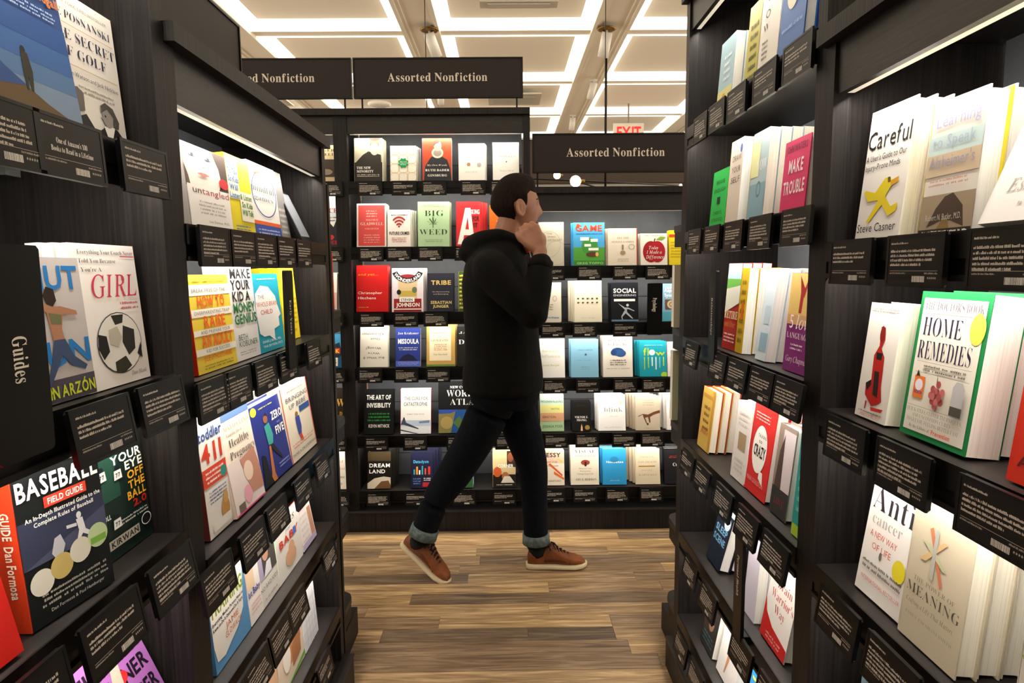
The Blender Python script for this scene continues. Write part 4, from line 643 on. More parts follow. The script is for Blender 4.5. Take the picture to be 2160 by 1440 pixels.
row(C, 3, [
 (1470, 1497, (1486, 815, 'l'), 'gold patterned rule book', '#d5b058', [('L',.25,.75,.3,.75,4,'#7a5a20'),('T','Rule',.2,.8,.25,.09,'#b8402a','i'),('R',0,.85,1,.9,'#c09040'),('R',.85,0,1,1,'#c8923a')], dict(n=2, hard=1, w=.11, sp='#a83a20')),
 (1540, 1557, (1557, 853, 'l'), 'small white with brown picture', '#e3dcd8', [('R',.3,.4,.8,.62,'#a08a6a'),('L',.2,.8,.1,.3,3,'#c8c0b8'),('L',.2,.8,.7,.9,3,'#c8c0b8')], dict(n=1, hard=1, w=.1, h=.2)),
 (1568, 1611, (1596, 845, 'l'), 'red with white speech bubble', '#c92c2a', [('E',.48,.5,.32,.26,'#e9e4de'),P_((.6,.28),(.75,.28),(.82,.14),(.6,.2),'#e9e4de'),('T','TALKING',.35,.72,.63,.035,K,'s'),('T','to',.42,.56,.57,.04,K,'s'),('T','CRAZY',.24,.76,.42,.12,K,'b'),('L',.1,.8,.8,.9,3,'#f0c8c0'),('T','MARK GOULSTON',.1,.85,.12,.05,'#e8b0a8','s')], dict(n=1, hard=1, t=.03, white=1)),
 (1622, 1655, (1648, 893, 'l'), 'love photograph with dark title panel', '#8a7a70', [('R',0,.0,1,.3,'#33302e'),('T','LOVE',.2,.8,.12,.08,'#8a2c2c','F'),('R',.3,.3,1,.95,'#c8bcc0'),P_((.1,.3),(.2,.7),(.4,.9),(.5,.3),'#4a3a34')], dict(n=3, hard=1, white=1)),
 (1668, 1690, (1690, 880, 'l'), 'teal with lime foot', '#2f9a94', [('R',0,0,1,.1,'#a8c83a'),('L',.2,.8,.2,.8,7,'#8ad0c8')], dict(n=0, d=.02)),
], [1466, 1498, 1544, 1596, 1656])
row(C, 4, [
 (1490, 1512, (1520, 1072, 'l'), 'midnight blue astronomy', '#141c2a', [('T','SLEEP',.1,.9,.6,.12,'#6a9ac0','b'),('T','SCENE',.1,.9,.42,.12,'#6a9ac0','b'),('E',.75,.85,.2,.13,'#b8c6d4')], dict(n=1, hard=1, w=.11, white=1, t=.03)),
 (1567, 1590, (1583, 1095, 'l'), 'blank pale lilac book beside the divider', '#d6d0e0', [], dict(n=2, w=.07, white=1)),
 (1602, 1652, (1640, 1160, 'l'), 'white book with red swoosh', '#e3ded8', [('T','Brain',.3,.85,.64,.1,'#b03a34','F'),('T',"Warrior's",.15,.98,.5,.1,'#b03a34','F'),('T','Way',.35,.75,.36,.1,'#b03a34','F'),P_((0,.45),(.1,.3),(.4,.2),(1,.14),(1,0),(0,0),'#c22420'),('L',.2,.8,.04,.12,2,'#e8b0a8')], dict(n=2, hard=1, white=1)),
], [1472, 1511, 1583, 1645])
divider(C, 4, 1560, 1120, 1345, 'Personal Health', 'black Personal Health divider low in the right aisle bookcase', .05, -.02, ux=(.4, .78))
row(C, 5, [
 (1477, 1500, (1492, 1280, 'l'), 'dark smoky portrait', '#2a2826', [('E',.55,.6,.2,.18,'#8a6a54'),('L',.1,.9,.1,.35,3,'#4a6a78')], dict(n=1, white=1, w=.11)),
 (1510, 1545, (1528, 1330, 'l'), 'white with slender standing woman', '#e9e4e2', [P_((.5,.9),(.56,.9),(.6,.7),(.5,.4),(.42,.15),(.38,.15),(.42,.5),(.46,.75),'#c8906a'),P_((.5,.82),(.6,.82),(.58,.66),(.48,.66),'#a8404a')], dict(n=2, white=1)),
 (1560, 1600, (1580, 1420, 'l'), 'bright sky-blue', '#2f8ed0', [('R',.2,.8,.8,.85,'#e0d84a')], dict(n=1, white=1)),
], [1452, 1484, 1540, 1600])

# ---- near right bookcase
row(DD, 0, [
 (1803, 1893, (1842, 243, 'l'), 'white banana-peel', '#e6e1dc', [('L',.04,.9,.9,.96,3,'#a8a29c'),('T','Careful',.0,.97,.7,.14,K,'s'),('T',"A User's Guide to Our",.02,.93,.61,.045,K,'s'),('T','Injury-Prone Minds',.02,.82,.54,.045,K,'s'),P_((.55,.46),(.68,.45),(.72,.4),(.6,.32),(.75,.24),(.9,.26),(.88,.2),(.72,.17),(.55,.26),(.3,.14),(.22,.14),(.45,.3),(.2,.3),(.08,.38),(.12,.39),(.35,.36),'#ddc826'),P_((.6,.46),(.66,.46),(.68,.42),(.62,.42),'#5a4a24'),P_((.68,.43),(.85,.45),(.85,.41),(.7,.39),'#cf9a28'),('T','Steve Casner',.03,.92,.065,.065,K,'s')], dict(n=2, hard=1, white=1, d=.03)),
 (1937, 2048, (1970, 225, 'l'), 'hazy dunes and clasped hands', '#e9e4dc', [('R',0,.6,1,.74,'#c6dcdc'),('R',0,.44,1,.6,'#d0bca0'),('R',0,0,1,.3,'#a3917a'),P_((.15,.06),(.3,.2),(.45,.28),(.6,.3),(.8,.2),(.85,.05),(.6,.1),(.4,.1),'#4a3a30'),P_((.3,0),(.45,.12),(.55,.12),(.62,0),'#8a6f42'),('T','Learning',.1,.92,.8,.09,'#b0b0d8','s'),('T','to Speak',.08,.88,.65,.09,'#a8b8cc','s'),('T',"Alzheimer's",.06,.9,.5,.09,'#9a9ab8','s'),('L',.1,.85,.36,.42,2,'#cf9a90'),('T','Robert N. Butler, M.D.',.12,.8,.11,.045,'#cfc8bc','s'),('R',0,0,1,.045,'#2a221c'),('L',.05,.95,.01,.04,1,WT)], dict(n=3, hard=1, white=1, d=.03, t=.03, sp='#e3cf3c')),
 (2062, None, None, 'white gold-signature', '#ece8e6', [('T','Esther Hicks',.15,.95,.16,.07,'#a8a298','i'),('T','New York Times',.3,.9,.32,.035,'#b8b0a4','i'),('L',.3,.8,.08,.11,1,'#b8b0a4')], dict(n=1, w=.155, h=.23, leanf=22, d=.0, white=1)),
], [1803, 1940, 2140])
row(DD, 1, [
 (1803, 1865, (1840, 642, 'l'), 'white with red and black knotted doll', '#d9d3cc', [('L',.05,.95,.92,.96,2,'#8a847c'),P_((.45,.8),(.58,.8),(.62,.7),(.55,.62),(.68,.55),(.72,.3),(.8,.18),(.65,.14),(.5,.12),(.25,.2),(.22,.3),(.38,.34),(.35,.55),(.48,.64),'#a8201c'),P_((.42,.58),(.62,.58),(.6,.52),(.44,.52),K),P_((.22,.3),(.38,.34),(.4,.3),(.3,.24),K),P_((.45,.42),(.6,.42),(.66,.2),(.5,.22),'#241c1c'),('E',.52,.74,.07,.07,'#7a1c18'),P_((.3,.15),(.35,.15),(.33,.08),(.3,.08),'#a8201c'),P_((.5,.11),(.9,.12),(.85,.09),(.52,.08),'#b83028'),('L',.1,.9,.05,.07,1,'#6a645e'),('T','REBECCA SKLOOT',.2,.85,.02,.025,'#c8605a','s')], dict(n=1, t=.03, white=0)),
 (1897, 2035, (1948, 622, 'l'), 'green-bordered home remedies', '#1f7a44', [('R',.05,.04,.95,.955,'#d8d2c6'),('T','THE DOCTORS BOOK',.08,.92,.875,.06,'#5a4a52','F'),('R',.1,.85,.9,.852,'#8a847c'),('T','HOME',.1,.68,.7,.13,'#2a2440','F'),('T','REMEDIES',.08,.86,.54,.13,'#2a2440','F'),('E',.88,.78,.1,.1,'#c9bd4c'),('R',.1,.52,.9,.522,'#6a645e'),('L',.2,.85,.455,.51,2,'#6a645e'),('R',.1,.445,.9,.447,'#6a645e'),('R',.12,.27,.28,.42,'#d8702a'),('E',.2,.36,.06,.04,'#d8d2e0'),('T','SODA',.14,.27,.3,.02,'#2a3a8c','b'),P_((.14,.42),(.2,.42),(.16,.46),'#2a241c')]+[('E',.48+.035*math.cos(i*2.4)*(1+i%3),.32+.025*math.sin(i*2.4)*(1+i%3),.035,.025,'#a04a4c' if i%2 else '#b86464') for i in range(14)]+[P_((.48,.4),(.5,.4),(.48,.46),'#6a5a3a'),P_((.72,.22),(.88,.22),(.88,.4),(.84,.44),(.76,.44),(.72,.4),'#b0aeb0'),('R',.72,.22,.88,.28,'#4a4840'),('R',.1,.215,.9,.217,'#6a645e'),('T','QUICK FIXES, CLEVER TECHNIQUES,',.1,.92,.175,.028,'#8a8278','F'),('T','AND UNCOMMON CURES',.2,.78,.14,.028,'#8a8278','F'),('T','TO GET YOU FEELING BETTER FAST',.12,.9,.105,.028,'#8a8278','F'),('T','By the Editors of',.18,.5,.065,.024,'#4a4438','F'),('T','Prevention',.53,.8,.062,.03,'#d8552c','b')], dict(n=1, t=.045, white=1)),
 (2122, None, (2158, 832, 'l'), 'plain red book by the frame edge', '#c5301f', [('T','ATHLETE',.1,.9,.1,.06,'#5a1410','b'),('L',.2,.9,.4,.8,4,'#e8d0c8')], dict(n=1, w=.12, h=.2, d=.02)),
], [1795, 1917, 2120])
row(DD, 2, [
 (1803, 1895, (1860, 955, 'l'), 'white book with large serif letters and yellow dot', '#e4dfda', [('T','Anti',.05,.92,.60,.17,'#2e2a30','F'),('T','cancer',.1,.75,.50,.08,'#b0aaa6','F'),('T','A NEW WAY',.12,.7,.41,.045,'#c86a5c','s'),('T','OF LIFE',.2,.62,.33,.045,'#c86a5c','s'),('E',.82,.3,.13,.075,'#dccb30'),('E',.42,.31,.03,.03,'#6a665e'),('L',.05,.95,.17,.25,2,'#6a665e'),('T','INTERNATIONAL BESTSELLER',.1,.95,.1,.025,'#c86a5c','s')], dict(n=1, t=.03, white=1)),
 (1893, 2012, (1935, 1060, 'l'), 'beige meaning book with crossed coloured strokes', '#c8bda6', [P_((.3,.86),(.35,.88),(.62,.52),(.58,.5),'#c87858'),P_((.2,.62),(.55,.82),(.62,.82),(.3,.62),'#cfb080'),P_((.2,.76),(.35,.76),(.65,.64),(.6,.62),'#b8bc98'),P_((.4,.88),(.46,.88),(.46,.52),(.4,.52),'#b0b0a8'),('T','THE POWER OF',.15,.85,.45,.035,'#8a8270','F'),('T','MEANING',.05,.95,.35,.075,'#5a5244','F'),('T','Crafting a Life That Matters',.08,.88,.27,.035,'#7a7262','i'),('T','EMILY ESFAHANI SMITH',.1,.9,.18,.025,'#9a927e','F')], dict(n=3, hard=1, t=.03, white=0, d=.02)),
 (2125, None, (2160, 1120, 'l'), 'white with coloured hand-drawn arrows', '#ece8e0', [P_((.0,.5),(.1,.55),(.1,.52),(.3,.46),(.3,.44),(.1,.47),(.1,.45),'#a8c048'),P_((.2,.66),(.3,.62),(.34,.5),(.28,.5),'#e0b83c'),P_((.0,.3),(.1,.35),(.3,.33),(.3,.28),(.1,.27),'#4aa84a'),P_((.3,.56),(.38,.54),(.38,.46),'#dd8038'),('E',.8,.35,.5,.16,K)], dict(n=1, w=.15, h=.22, d=.0, white=1)),
], [1790, 1905, 2080])
row(DD, 3, [
 (1798, 1862, (1826, 1335, 'l'), 'slate blue workbook with white letters', '#5a6f7c', [('T','MIND',.1,.92,.8,.12,'#e3e6e6','b'),('T','OVER',.1,.9,.64,.1,'#e3e6e6','b'),('T','MOOD',.1,.92,.46,.12,'#e3e6e6','b')], dict(n=1)),
 (1900, 2010, None, 'navy blue half hidden behind label', '#2c3a55', [('R',.1,.1,.9,.6,'#47618a')], dict(n=1, h=.2)),
], [.1, .3, .5])

# ---- books seen edge-on on the end racks
def rackbook(P, w, h, t, col, label, rz=PI):
    o = thing('book', label, 'book', P, 0, None, (math.radians(-6) if 0 else 0, 0, rz))
    cover_mesh(w, h, t, col, None, 0).build('cover', o); pages_mesh(w, h, t, 0, 1).build('page_block', o)
rackbook((.70, 2.215, 1.131), .13, .21, .03, '#d8d0b8', 'cream book seen edge-on on the right end rack, upper one')
rackbook((.70, 2.215, .811), .13, .24, .03, '#c9cfa8', 'pale green book seen edge-on on the right end rack')
rackbook((-.58, 2.215, 1.201), .13, .19, .02, '#c8431c', 'orange book seen edge-on on the left end rack')
# slanted black holder with grey sheet in the top of the left aisle bookcase
t = thing('display_stand', 'slanted black display frame with grey sheet beside the circle-ring games book', 'display frame', B.P(.755, .02, 1.40), 0, None, (Matrix.Rotation(PI/2, 4, 'Z') @ Matrix.Rotation(math.radians(-25), 4, 'X')).to_euler())
MB().bbox((0, 0, .02), (.09, .008, .17), RIM, .004).build('frame', t)
MB().box((.008, -.0012, .03), (.082, 0, .162), mat('#7d8288', .25)).build('sheet', t)
MB().box((.02, .006, .03), (.07, .03, .05), RIM).build('foot', t)
# ------------------------------------------------------------------ signs
def sign(label, P, rz, w, h, words, tx0, tx1, ty, th, rods, zt, col='#cfc4b6', rr=.004):
    t = thing('category_sign', label, 'sign', P, rz)
    MB().box((0, 0, 0), (w, .018, h), SIGN).build('panel', t)
    f = MB()
    for a, b in (((0, -.004, 0), (w, 0, .006)), ((0, -.004, h-.006), (w, 0, h)), ((0, -.004, .006), (.006, 0, h-.006)), ((w-.006, -.004, .006), (w, 0, h-.006))): f.box(a, b, RIM)
    f.build('edge_frame', t)
    mb = MB(); put_text(mb, words, tx0, tx1, ty, th, mat(col, .6), 'f', lambda u, v: (u, -.0012, v)); mb.build('lettering', t)
    for x in rods: MB().box((x-rr, .005, zt-P[2]), (x+rr, .005+2*rr, 0), RIM).build('rod', t)
    return t
YS = 3.24
def sx_(px, y=160): return at(px, y, 1, YS).x
x0, x1, x2 = sx_(743), sx_(1103), sx_(743)-.905
tw_ = sx_(1026)-sx_(816)
sign('long dark Assorted Nonfiction sign above the tall back bookcase', (x0+.004, YS, 2.155), 0, x1-x0-.004, .187, 'Assorted Nonfiction', sx_(816)-x0, sx_(1026)-x0, .077, .040, [sx_(760)-x0, sx_(1088)-x0], 2.105)
sign('Assorted Nonfiction sign cut off by the left aisle sign, second in its row', (x2, YS, 2.155), 0, x0-x2-.004, .187, 'Assorted Nonfiction', sx_(453)-x2, sx_(663)-x2, .077, .040, [sx_(725)-x2], 2.105)
x3 = at(1123, 325, 1, YS).x
sign('lower Assorted Nonfiction sign right of the walking person, above the short bookcase', (x3, YS, 1.798), 0, .905, .187, 'Assorted Nonfiction', at(1195, 325, 1, YS).x-x3, at(1402, 325, 1, YS).x-x3, .077, .041, [at(1134, 390, 1, YS).x-x3, .85], 1.73)
sign('plain dark side sign standing on the left aisle bookcase', (-.76, 1.07, 1.75), PI/2, .90, .285, 'Parenting', .02, .225, .11, .075, [.1, .85], 1.72)

# ------------------------------------------------------------------ ceiling fittings
WC = mat('#e6e2d8', .35); BRASS = mat('#8a6a35', .35, .8)
def spot(px, py, label, r=.037, L=.14, tilt=20, away=25, pr_=1):
    P = at(px, py, 2, 2.974)
    t = thing('ceiling_spotlight', label, 'spotlight', P, 0)
    MB().lathe([(0, .0), (.06*pr_, .0), (.066*pr_, -.006), (.05*pr_, -.012), (0, -.012)], BRASS if pr_ > .8 else WC, 24).build('mounting_plate', t)
    MB().tube([(0, 0, -.008), (0, 0, -.05)], .008, WC).build('stem', t)
    T_ = Matrix.Translation((0, 0, -.045)) @ Matrix.Rotation(math.radians(tilt), 4, 'Y') @ Matrix.Rotation(math.radians(away), 4, 'X')
    MB().lathe([(0, .02), (r, .02), (r, -L), (r*.86, -L), (r*.8, -L+.02), (0, -L+.022)], WC, 24, T_).build('lamp_head', t)
    MB().lathe([(0, -L+.015), (r*.75, -L+.015), (r*.75, -L+.018), (0, -L+.018)], mat('#fff0d0', .5, 0, 3), 16, T_).build('lens', t)
spot(906, 62, 'white ceiling spotlight with brass plate above the long Nonfiction sign', tilt=-20)
spot(1280, 60, 'white ceiling spotlight with brass plate right of the long sign', tilt=8)
spot(1252, 168, 'smaller white spotlight in the middle of the ceiling right of the long sign', tilt=14, L=.12, r=.03, pr_=.5)
spot(1208, 243, 'farthest small white spotlight just above the low Nonfiction sign level', tilt=4, r=.03, L=.11, pr_=.5)
spot(930, 185, 'white spotlight peeking out under the long Nonfiction sign', tilt=5, r=.03, L=.1, pr_=.5)
P = at(800, 217, 2, 2.998)
t = thing('wireless_access_point', 'white rounded ceiling disc with tiny blue light seen under the long sign', 'ceiling device', P)
MB().lathe([(0, 0), (.11, 0), (.115, -.012), (.1, -.03), (.06, -.036), (0, -.037)], WC, 28).build('body', t)
MB().lathe([(0, -.0365), (.007, -.0365), (.007, -.039), (0, -.04)], mat('#5a5aff', .4, 0, 3), 10, Matrix.Translation((-.04, -.05, .006))).build('status_light', t)
def vent(px0, px1, py0, py1, label):
    a = at(px0, (py0+py1)/2, 2, 2.997); b = at(px1, (py0+py1)/2, 2, 2.997); ya = at(px0, py0, 2, 2.997).y; yb = at(px0, py1, 2, 2.997).y
    w = b.x-a.x; d = abs(yb-ya); t = thing('ceiling_vent', label, 'air vent', (a.x, min(ya, yb), 2.997))
    MB().box((0, 0, -.01), (w, d, -.0), mat('#c8c2b2', .6)).build('frame', t)
    MB().box((w*.1, d*.15, -.0115), (w*.9, d*.85, -.0105), mat('#9a9588', .6)).build('grille', t)
    for i in range(6):
        MB().box((w*.1, d*(.2+i*.11), -.018), (w*.9, d*(.2+i*.11)+.01, -.0115), mat('#c8c2b2', .6)).build('slat', t)
vent(1012, 1176, 0, 14, 'pale ceiling vent at the top of the picture')
vent(1030, 1140, 196, 220, 'grey ceiling vent seen beside the right end of the long sign')
vent(550, 610, 205, 222, 'ceiling vent seen under the left Nonfiction sign')
for px, y0, y1, lab in ((898, 108, 243, 'thin black cable hanging from ceiling behind the long sign'), (1277, 105, 282, 'thin black cable hanging from the spotlight down to the low sign')):
    a = at(px, y0, 1, 3.30); top = at(px, y0, 1, 3.30); zt = 2.974
    o = MB().tube([(a.x, 3.30, 1.99 if px > 1000 else 2.06), (a.x, 3.30, zt)], .0022, RIM, 6).build('hanging_cable')
    o['label'] = lab; o['category'] = 'cable'
a, b = at(1300, 290, 1, 7.0), at(1352, 290, 1, 7.0)
t = thing('exit_sign', 'red lit EXIT sign hanging far back above the low Nonfiction sign', 'exit sign', (a.x-.03, 7.0, a.z-.045))
w_ = b.x-a.x
MB().box((0, 0, 0), (w_+.06, .02, .19), mat('#d8d0c0', .2)).build('panel', t)
mb = MB(); put_text(mb, 'EXIT', .03, w_+.03, .04, .115, mat('#e01e1e', .5, 0, 2.2), 'b', lambda u, v: (u, -.002, v)); mb.build('lettering', t)
MB().box((w_/2+.02, .005, .19), (w_/2+.035, .015, 3.047-(a.z-.045)), mat('#8d857a', .6)).build('mount', t)
# pendant with glass bulbs seen in the gap between low sign and short bookcase
YP = 5.2
q = lambda x, y, yy=YP: at(x, y, 1, yy)
c0 = q(1277, 384)
t = thing('globe_pendant_lamp', 'black rod pendant lamp with glowing glass globes behind the low sign', 'pendant lamp', c0)
rel = lambda p: tuple(Vector(p)-c0)
MB().tube([rel(q(1122, 377, 5.0)), (0, 0, 0), rel(q(1432, 391, 5.4))], .006, BLACK).build('arm', t)
MB().tube([rel(q(1218, 383, 4.8)), rel(q(1320, 414, 5.7))], .006, BLACK).build('arm', t)
MB().tube([(0, 0, -.06), (0, 0, 2.974-c0.z)], .009, BLACK).build('stem', t)
GB = mat('#ffe2a8', .3, 0, 9)
for x, y, r_, yy in ((1214, 382, .040, 4.8), (1175, 370, .032, 6.0), (1436, 391, .012, 5.4)):
    p = q(x, y, yy); pr = rel(p)
    MB().lathe([(r_*math.sin(k*PI/10)+.0001, -r_*math.cos(k*PI/10)) for k in range(11)], GB, 16, Matrix.Translation(pr)).build('globe', t)
    MB().tube([(pr[0]+r_*.8, pr[1], pr[2]), (pr[0]+r_*1.7, pr[1], pr[2])], .012, BRASS).build('socket', t)

# ------------------------------------------------------------------ the walking person
SKIN = noisy('skin', [(.3, '#8a5a44'), (.7, '#a3725a')], (1, 1, 1), 14, 3, .55)
JACK = noisy('black_jacket_cloth', [(.3, '#060606'), (.7, '#0e0d0c')], (1, 1, 1), 40, 4, .9, .3, spec=.15)
DENIM = noisy('dark_indigo_denim', [(.3, '#04060a'), (.7, '#0a0e16')], (1, 1, .6), 60, 4, .95, .3, spec=.15)
CUFF = noisy('pale_denim_cuff', [(.3, '#3d494a'), (.7, '#66736f')], (1, 1, 1), 60, 3, .85, .3)
HAIR = noisy('dark_brown_hair', [(.3, '#0c0806'), (.7, '#22160f')], (30, 30, 6), 6, 4, .85, .5, spec=.12)
LEATH = noisy('brown_leather', [(.3, '#55290f'), (.7, '#86491f')], (1, 1, 1), 14, 5, .5, .15, spec=.3)
SOLE = mat('#c9b897', .6); LACE = mat('#0f0e10', .8); SOCK = mat('#14171a', .9)
pt = thing('person', 'walking person in black hooded jacket, rolled dark jeans and brown sneakers, hand at the ear', 'person', (0, 2.72, 0))
O3 = Vector((0, 2.72, 0))
def L3(p): return Vector(p)-O3
def remesh(o, vox, smooth=4, it=0):
    md = o.modifiers.new('r', 'REMESH'); md.mode = 'VOXEL'; md.voxel_size = vox; md.use_smooth_shade = True
    if smooth: s_ = o.modifiers.new('s', 'SMOOTH'); s_.iterations = smooth; s_.factor = .6
    bpy.context.view_layer.update(); dg = bpy.context.evaluated_depsgraph_get()
    me = D.meshes.new_from_object(o.evaluated_get(dg)); o.modifiers.clear(); old = o.data; o.data = me
    if not me.materials: me.materials.append(old.materials[0])
    for p in me.polygons: p.use_smooth = True; p.material_index = 0
    return o
def ell(mb, c, rx, ry, rz, m, n=16):
    mb.rings([[(c[0]+rx*math.sin(k*PI/10+.0001)*math.cos(2*PI*i/n), c[1]+ry*math.sin(k*PI/10+.0001)*math.sin(2*PI*i/n), c[2]-rz*math.cos(k*PI/10)) for i in range(n)] for k in range(11)], m)
def seg(mb, pts, rs, m, n=14):                       # tapered limb with round joints
    P_s = [L3(p) for p in pts]; fine = []; fr = []
    for i in range(len(P_s)-1):
        for k in range(6):
            a = k/6; fine.append(P_s[i].lerp(P_s[i+1], a)); fr.append(rs[i]*(1-a)+rs[i+1]*a)
    fine.append(P_s[-1]); fr.append(rs[-1])
    # soften bends
    for _ in range(3):
        g = fine[:]
        for i in range(1, len(g)-1): fine[i] = g[i]*.5+(g[i-1]+g[i+1])*.25
    mb.tube(fine, fr, m, n)
    for p, r in ((fine[0], fr[0]), (fine[-1], fr[-1])): ell(mb, p, r, r, r, m, 12)
# head (local: f forward, s to the person's left, z up)
HC = L3((.050, 2.72, 1.592)); yawh = math.radians(16)
hf = Vector((math.cos(yawh), math.sin(yawh), -.03)); hs = Vector((-math.sin(yawh), math.cos(yawh), 0)); hz = Vector((.03, 0, 1))
def g_(x, s): return math.exp(-(x/s)**2)
def headp(f, s, z, off=0):
    x = .098*f; y = .077*s; zz = .118*z
    if z < -.1:
        t_ = min(1, (-z-.1)/.9); y *= 1-.38*t_; x = x*(1-.10*t_) + .018*t_
        if f < 0: x += .055*t_*(-f)
    if f > .2: x -= .006*(f-.2)
    if f > 0:
        x += .026*g_(s, .17)*g_(z+.22, .16)*f + .012*g_(s, .14)*g_(z+.02, .16)*f     # nose
        x += .006*g_(s, .6)*g_(z-.22, .12)*f                                          # brow
        x -= .010*(g_(s-.38, .2)+g_(s+.38, .2))*g_(z-.05, .13)*f                      # eye sockets
        x += .008*g_(s, .28)*g_(z+.52, .09)*f + .006*g_(s, .26)*g_(z+.62, .06)*f - .004*g_(s, .3)*g_(z+.56, .025)*f
        x += .013*g_(s, .35)*g_(z+.9, .16)*f                                          # chin
    v = Vector((x, y, zz)); 
    if off: v += Vector((f, s, z)).normalized()*off
    return HC + hf*v.x + hs*v.y + hz*v.z
def headmesh(mb, m, off=None, nz=40, nn=56, keep=None):
    P = []; 
    for k in range(nz+1):
        th = PI*k/nz; z = -math.cos(th); r = math.sin(th)
        for i in range(nn):
            a = 2*PI*i/nn; f, s = r*math.cos(a), r*math.sin(a); P.append((f, s, z))
    vs = [headp(*p, off(*p) if off else 0) for p in P]; fs = []
    for k in range(nz):
        for i in range(nn):
            j = (i+1) % nn; q4 = (k*nn+i, k*nn+j, (k+1)*nn+j, (k+1)*nn+i)
            if keep is None or any(keep(*P[a]) for a in q4): fs.append(q4)
    mb.add(vs, fs, m, True)
bd = MB(); headmesh(bd, SKIN)
for sd in (-1, 1):                                   # ears
    c = HC + hf*(-.006) + hs*(sd*.080) + hz*(-.018)
    ring = [c + hf*(.017*math.cos(a)-.003*math.sin(a)) + hz*(.031*math.sin(a)+.002) + hs*(sd*(.006+.004*math.cos(a+2.6))) for a in [2*PI*k/18 for k in range(18)]]
    bd.tube(ring, .0055, SKIN, 8, closed=True); bd.tube([c+hz*-.022, c+hz*.02], .011, SKIN, 8)
neck0 = (-.012, 2.72, 1.40); neck1 = (.030, 2.72, 1.53)
seg(bd, [(-.02, 2.72, 1.36), neck0, neck1], [.075, .062, .056], SKIN)
seg(bd, [(-.015, 2.72, .90), (-.015, 2.72, 1.12), (-.02, 2.72, 1.34)], [.11, .1, .11], SKIN)
# near arm: shoulder, elbow, wrist
SH = (-.045, 2.545, 1.345); EL = (.105, 2.475, 1.165); WR = (.140, 2.545, 1.400)
seg(bd, [SH, EL], [.045, .036], SKIN); seg(bd, [EL, WR], [.036, .027], SKIN)
def hand(mb, W_, u, v, c, curl=1.0, sc=1.0):
    W_ = Vector(W_); u = Vector(u).normalized(); v = (Vector(v)-u*Vector(v).dot(u)).normalized(); c = (Vector(c)-u*Vector(c).dot(u)-v*Vector(c).dot(v)).normalized()
    for k in range(5):                               # palm: five metacarpal rays fused
        seg(mb, [W_, W_+u*.045*sc+v*(k-2)*.012*sc, W_+u*.082*sc+v*(k-2)*.0175*sc], [.021*sc, .016*sc, .0115*sc], SKIN, 10)
    for k, (l, d0) in enumerate(((.038, 0), (.044, .004), (.041, .003), (.032, -.004))):
        K = W_+u*(.085+d0)*sc+v*(k-1.5)*.0215*sc; a = curl*.75
        p = [K]; ang = a
        for j, f_ in enumerate((1, .68, .52)):
            p.append(p[-1]+(u*math.cos(ang)+c*math.sin(ang))*l*f_*sc); ang += a*1.15
        seg(mb, p, [.0105*sc, .0095*sc, .0088*sc, .0075*sc], SKIN, 10)
    b0 = W_+u*.02*sc-v*.028*sc
    seg(mb, [W_+u*.01*sc-v*.012*sc, b0+u*.018*sc-v*.008*sc+c*.012*sc, b0+u*.05*sc-v*.006*sc+c*.03*sc, b0+u*.07*sc+v*.01*sc+c*.036*sc], [.015*sc, .0135*sc, .0115*sc, .009*sc], SKIN, 10)
hand(bd, WR, (-.52, .16, .84), (-.80, -.1, -.45), (.1, 1, 0), 1.2, 1.12)
SH2 = (-.045, 2.90, 1.345); EL2 = (-.06, 2.955, 1.09); WR2 = (.03, 2.93, .93)
seg(bd, [SH2, EL2, WR2], [.045, .037, .027], SKIN)
hand(bd, WR2, (.35, -.1, -.93), (.8, 0, .3), (-.3, -1, 0), .5)
# legs under the jeans
gp = lambda x, y, Y: at(x, y, 1, Y)
YR, YL = 2.665, 2.79
legR = [gp(1040, 850, YR), gp(1003, 925, YR), gp(958, 1000, YR), gp(918, 1055, YR), gp(893, 1125, YR)]
legL = [gp(1082, 850, YL), gp(1106, 922, YL), gp(1125, 985, YL), gp(1127, 1050, YL), gp(1131, 1138, YL)]
seg(bd, [(-.015, 2.70, .90)]+[tuple(p) for p in legR], [.09, .065, .06, .045, .04, .032], SKIN)
seg(bd, [(-.015, 2.74, .90)]+[tuple(p) for p in legL], [.09, .065, .06, .045, .04, .032], SKIN)
remesh(bd.build('body', pt), .0042, 3)
# hair
def hmask(f, s, z):
    a = abs(s)
    line = .50 - .05*a if f > .45 else (.50-(.45-f)*1.1 if f > .0 else (.0 if f > -.35 else -.62))
    if f > .02 and f < .22 and a > .5: line = min(line, -.1)
    return z - line
def hoff(f, s, z):
    mm = hmask(f, s, z); k = max(0, min(1, mm/.3))
    return -.002 + .011*k + (.012*g_(f-.55, .35)*g_(s, .6)*max(0, z) if z > .4 else 0) + .004*max(0, z)*k
hb = MB(); headmesh(hb, HAIR, hoff, 48, 64, lambda f, s, z: hmask(f, s, z) > -.02); hb.build('hair', pt)
for sd in (-1, 1):
    e = MB(); c = headp(.86, sd*.38, .05, -.004); ell(e, c, .011, .011, .011, mat('#e6e0d8', .2)); ell(e, c+hf*.0055, .0065, .0065, .0065, mat('#2a1a10', .2)); e.build('eye', pt)
    b = MB(); b.tube([headp(.9, sd*.2, .2, .001), headp(.84, sd*.4, .25, .001), headp(.72, sd*.6, .2, .001)], .0035, HAIR, 6); b.build('eyebrow', pt)
mo = MB(); mo.tube([headp(.86, -.3, -.56, -.001), headp(.93, 0, -.56, .0005), headp(.86, .3, -.56, -.001)], [.002, .004, .002], mat('#a05a50', .5), 8); mo.build('lips', pt)
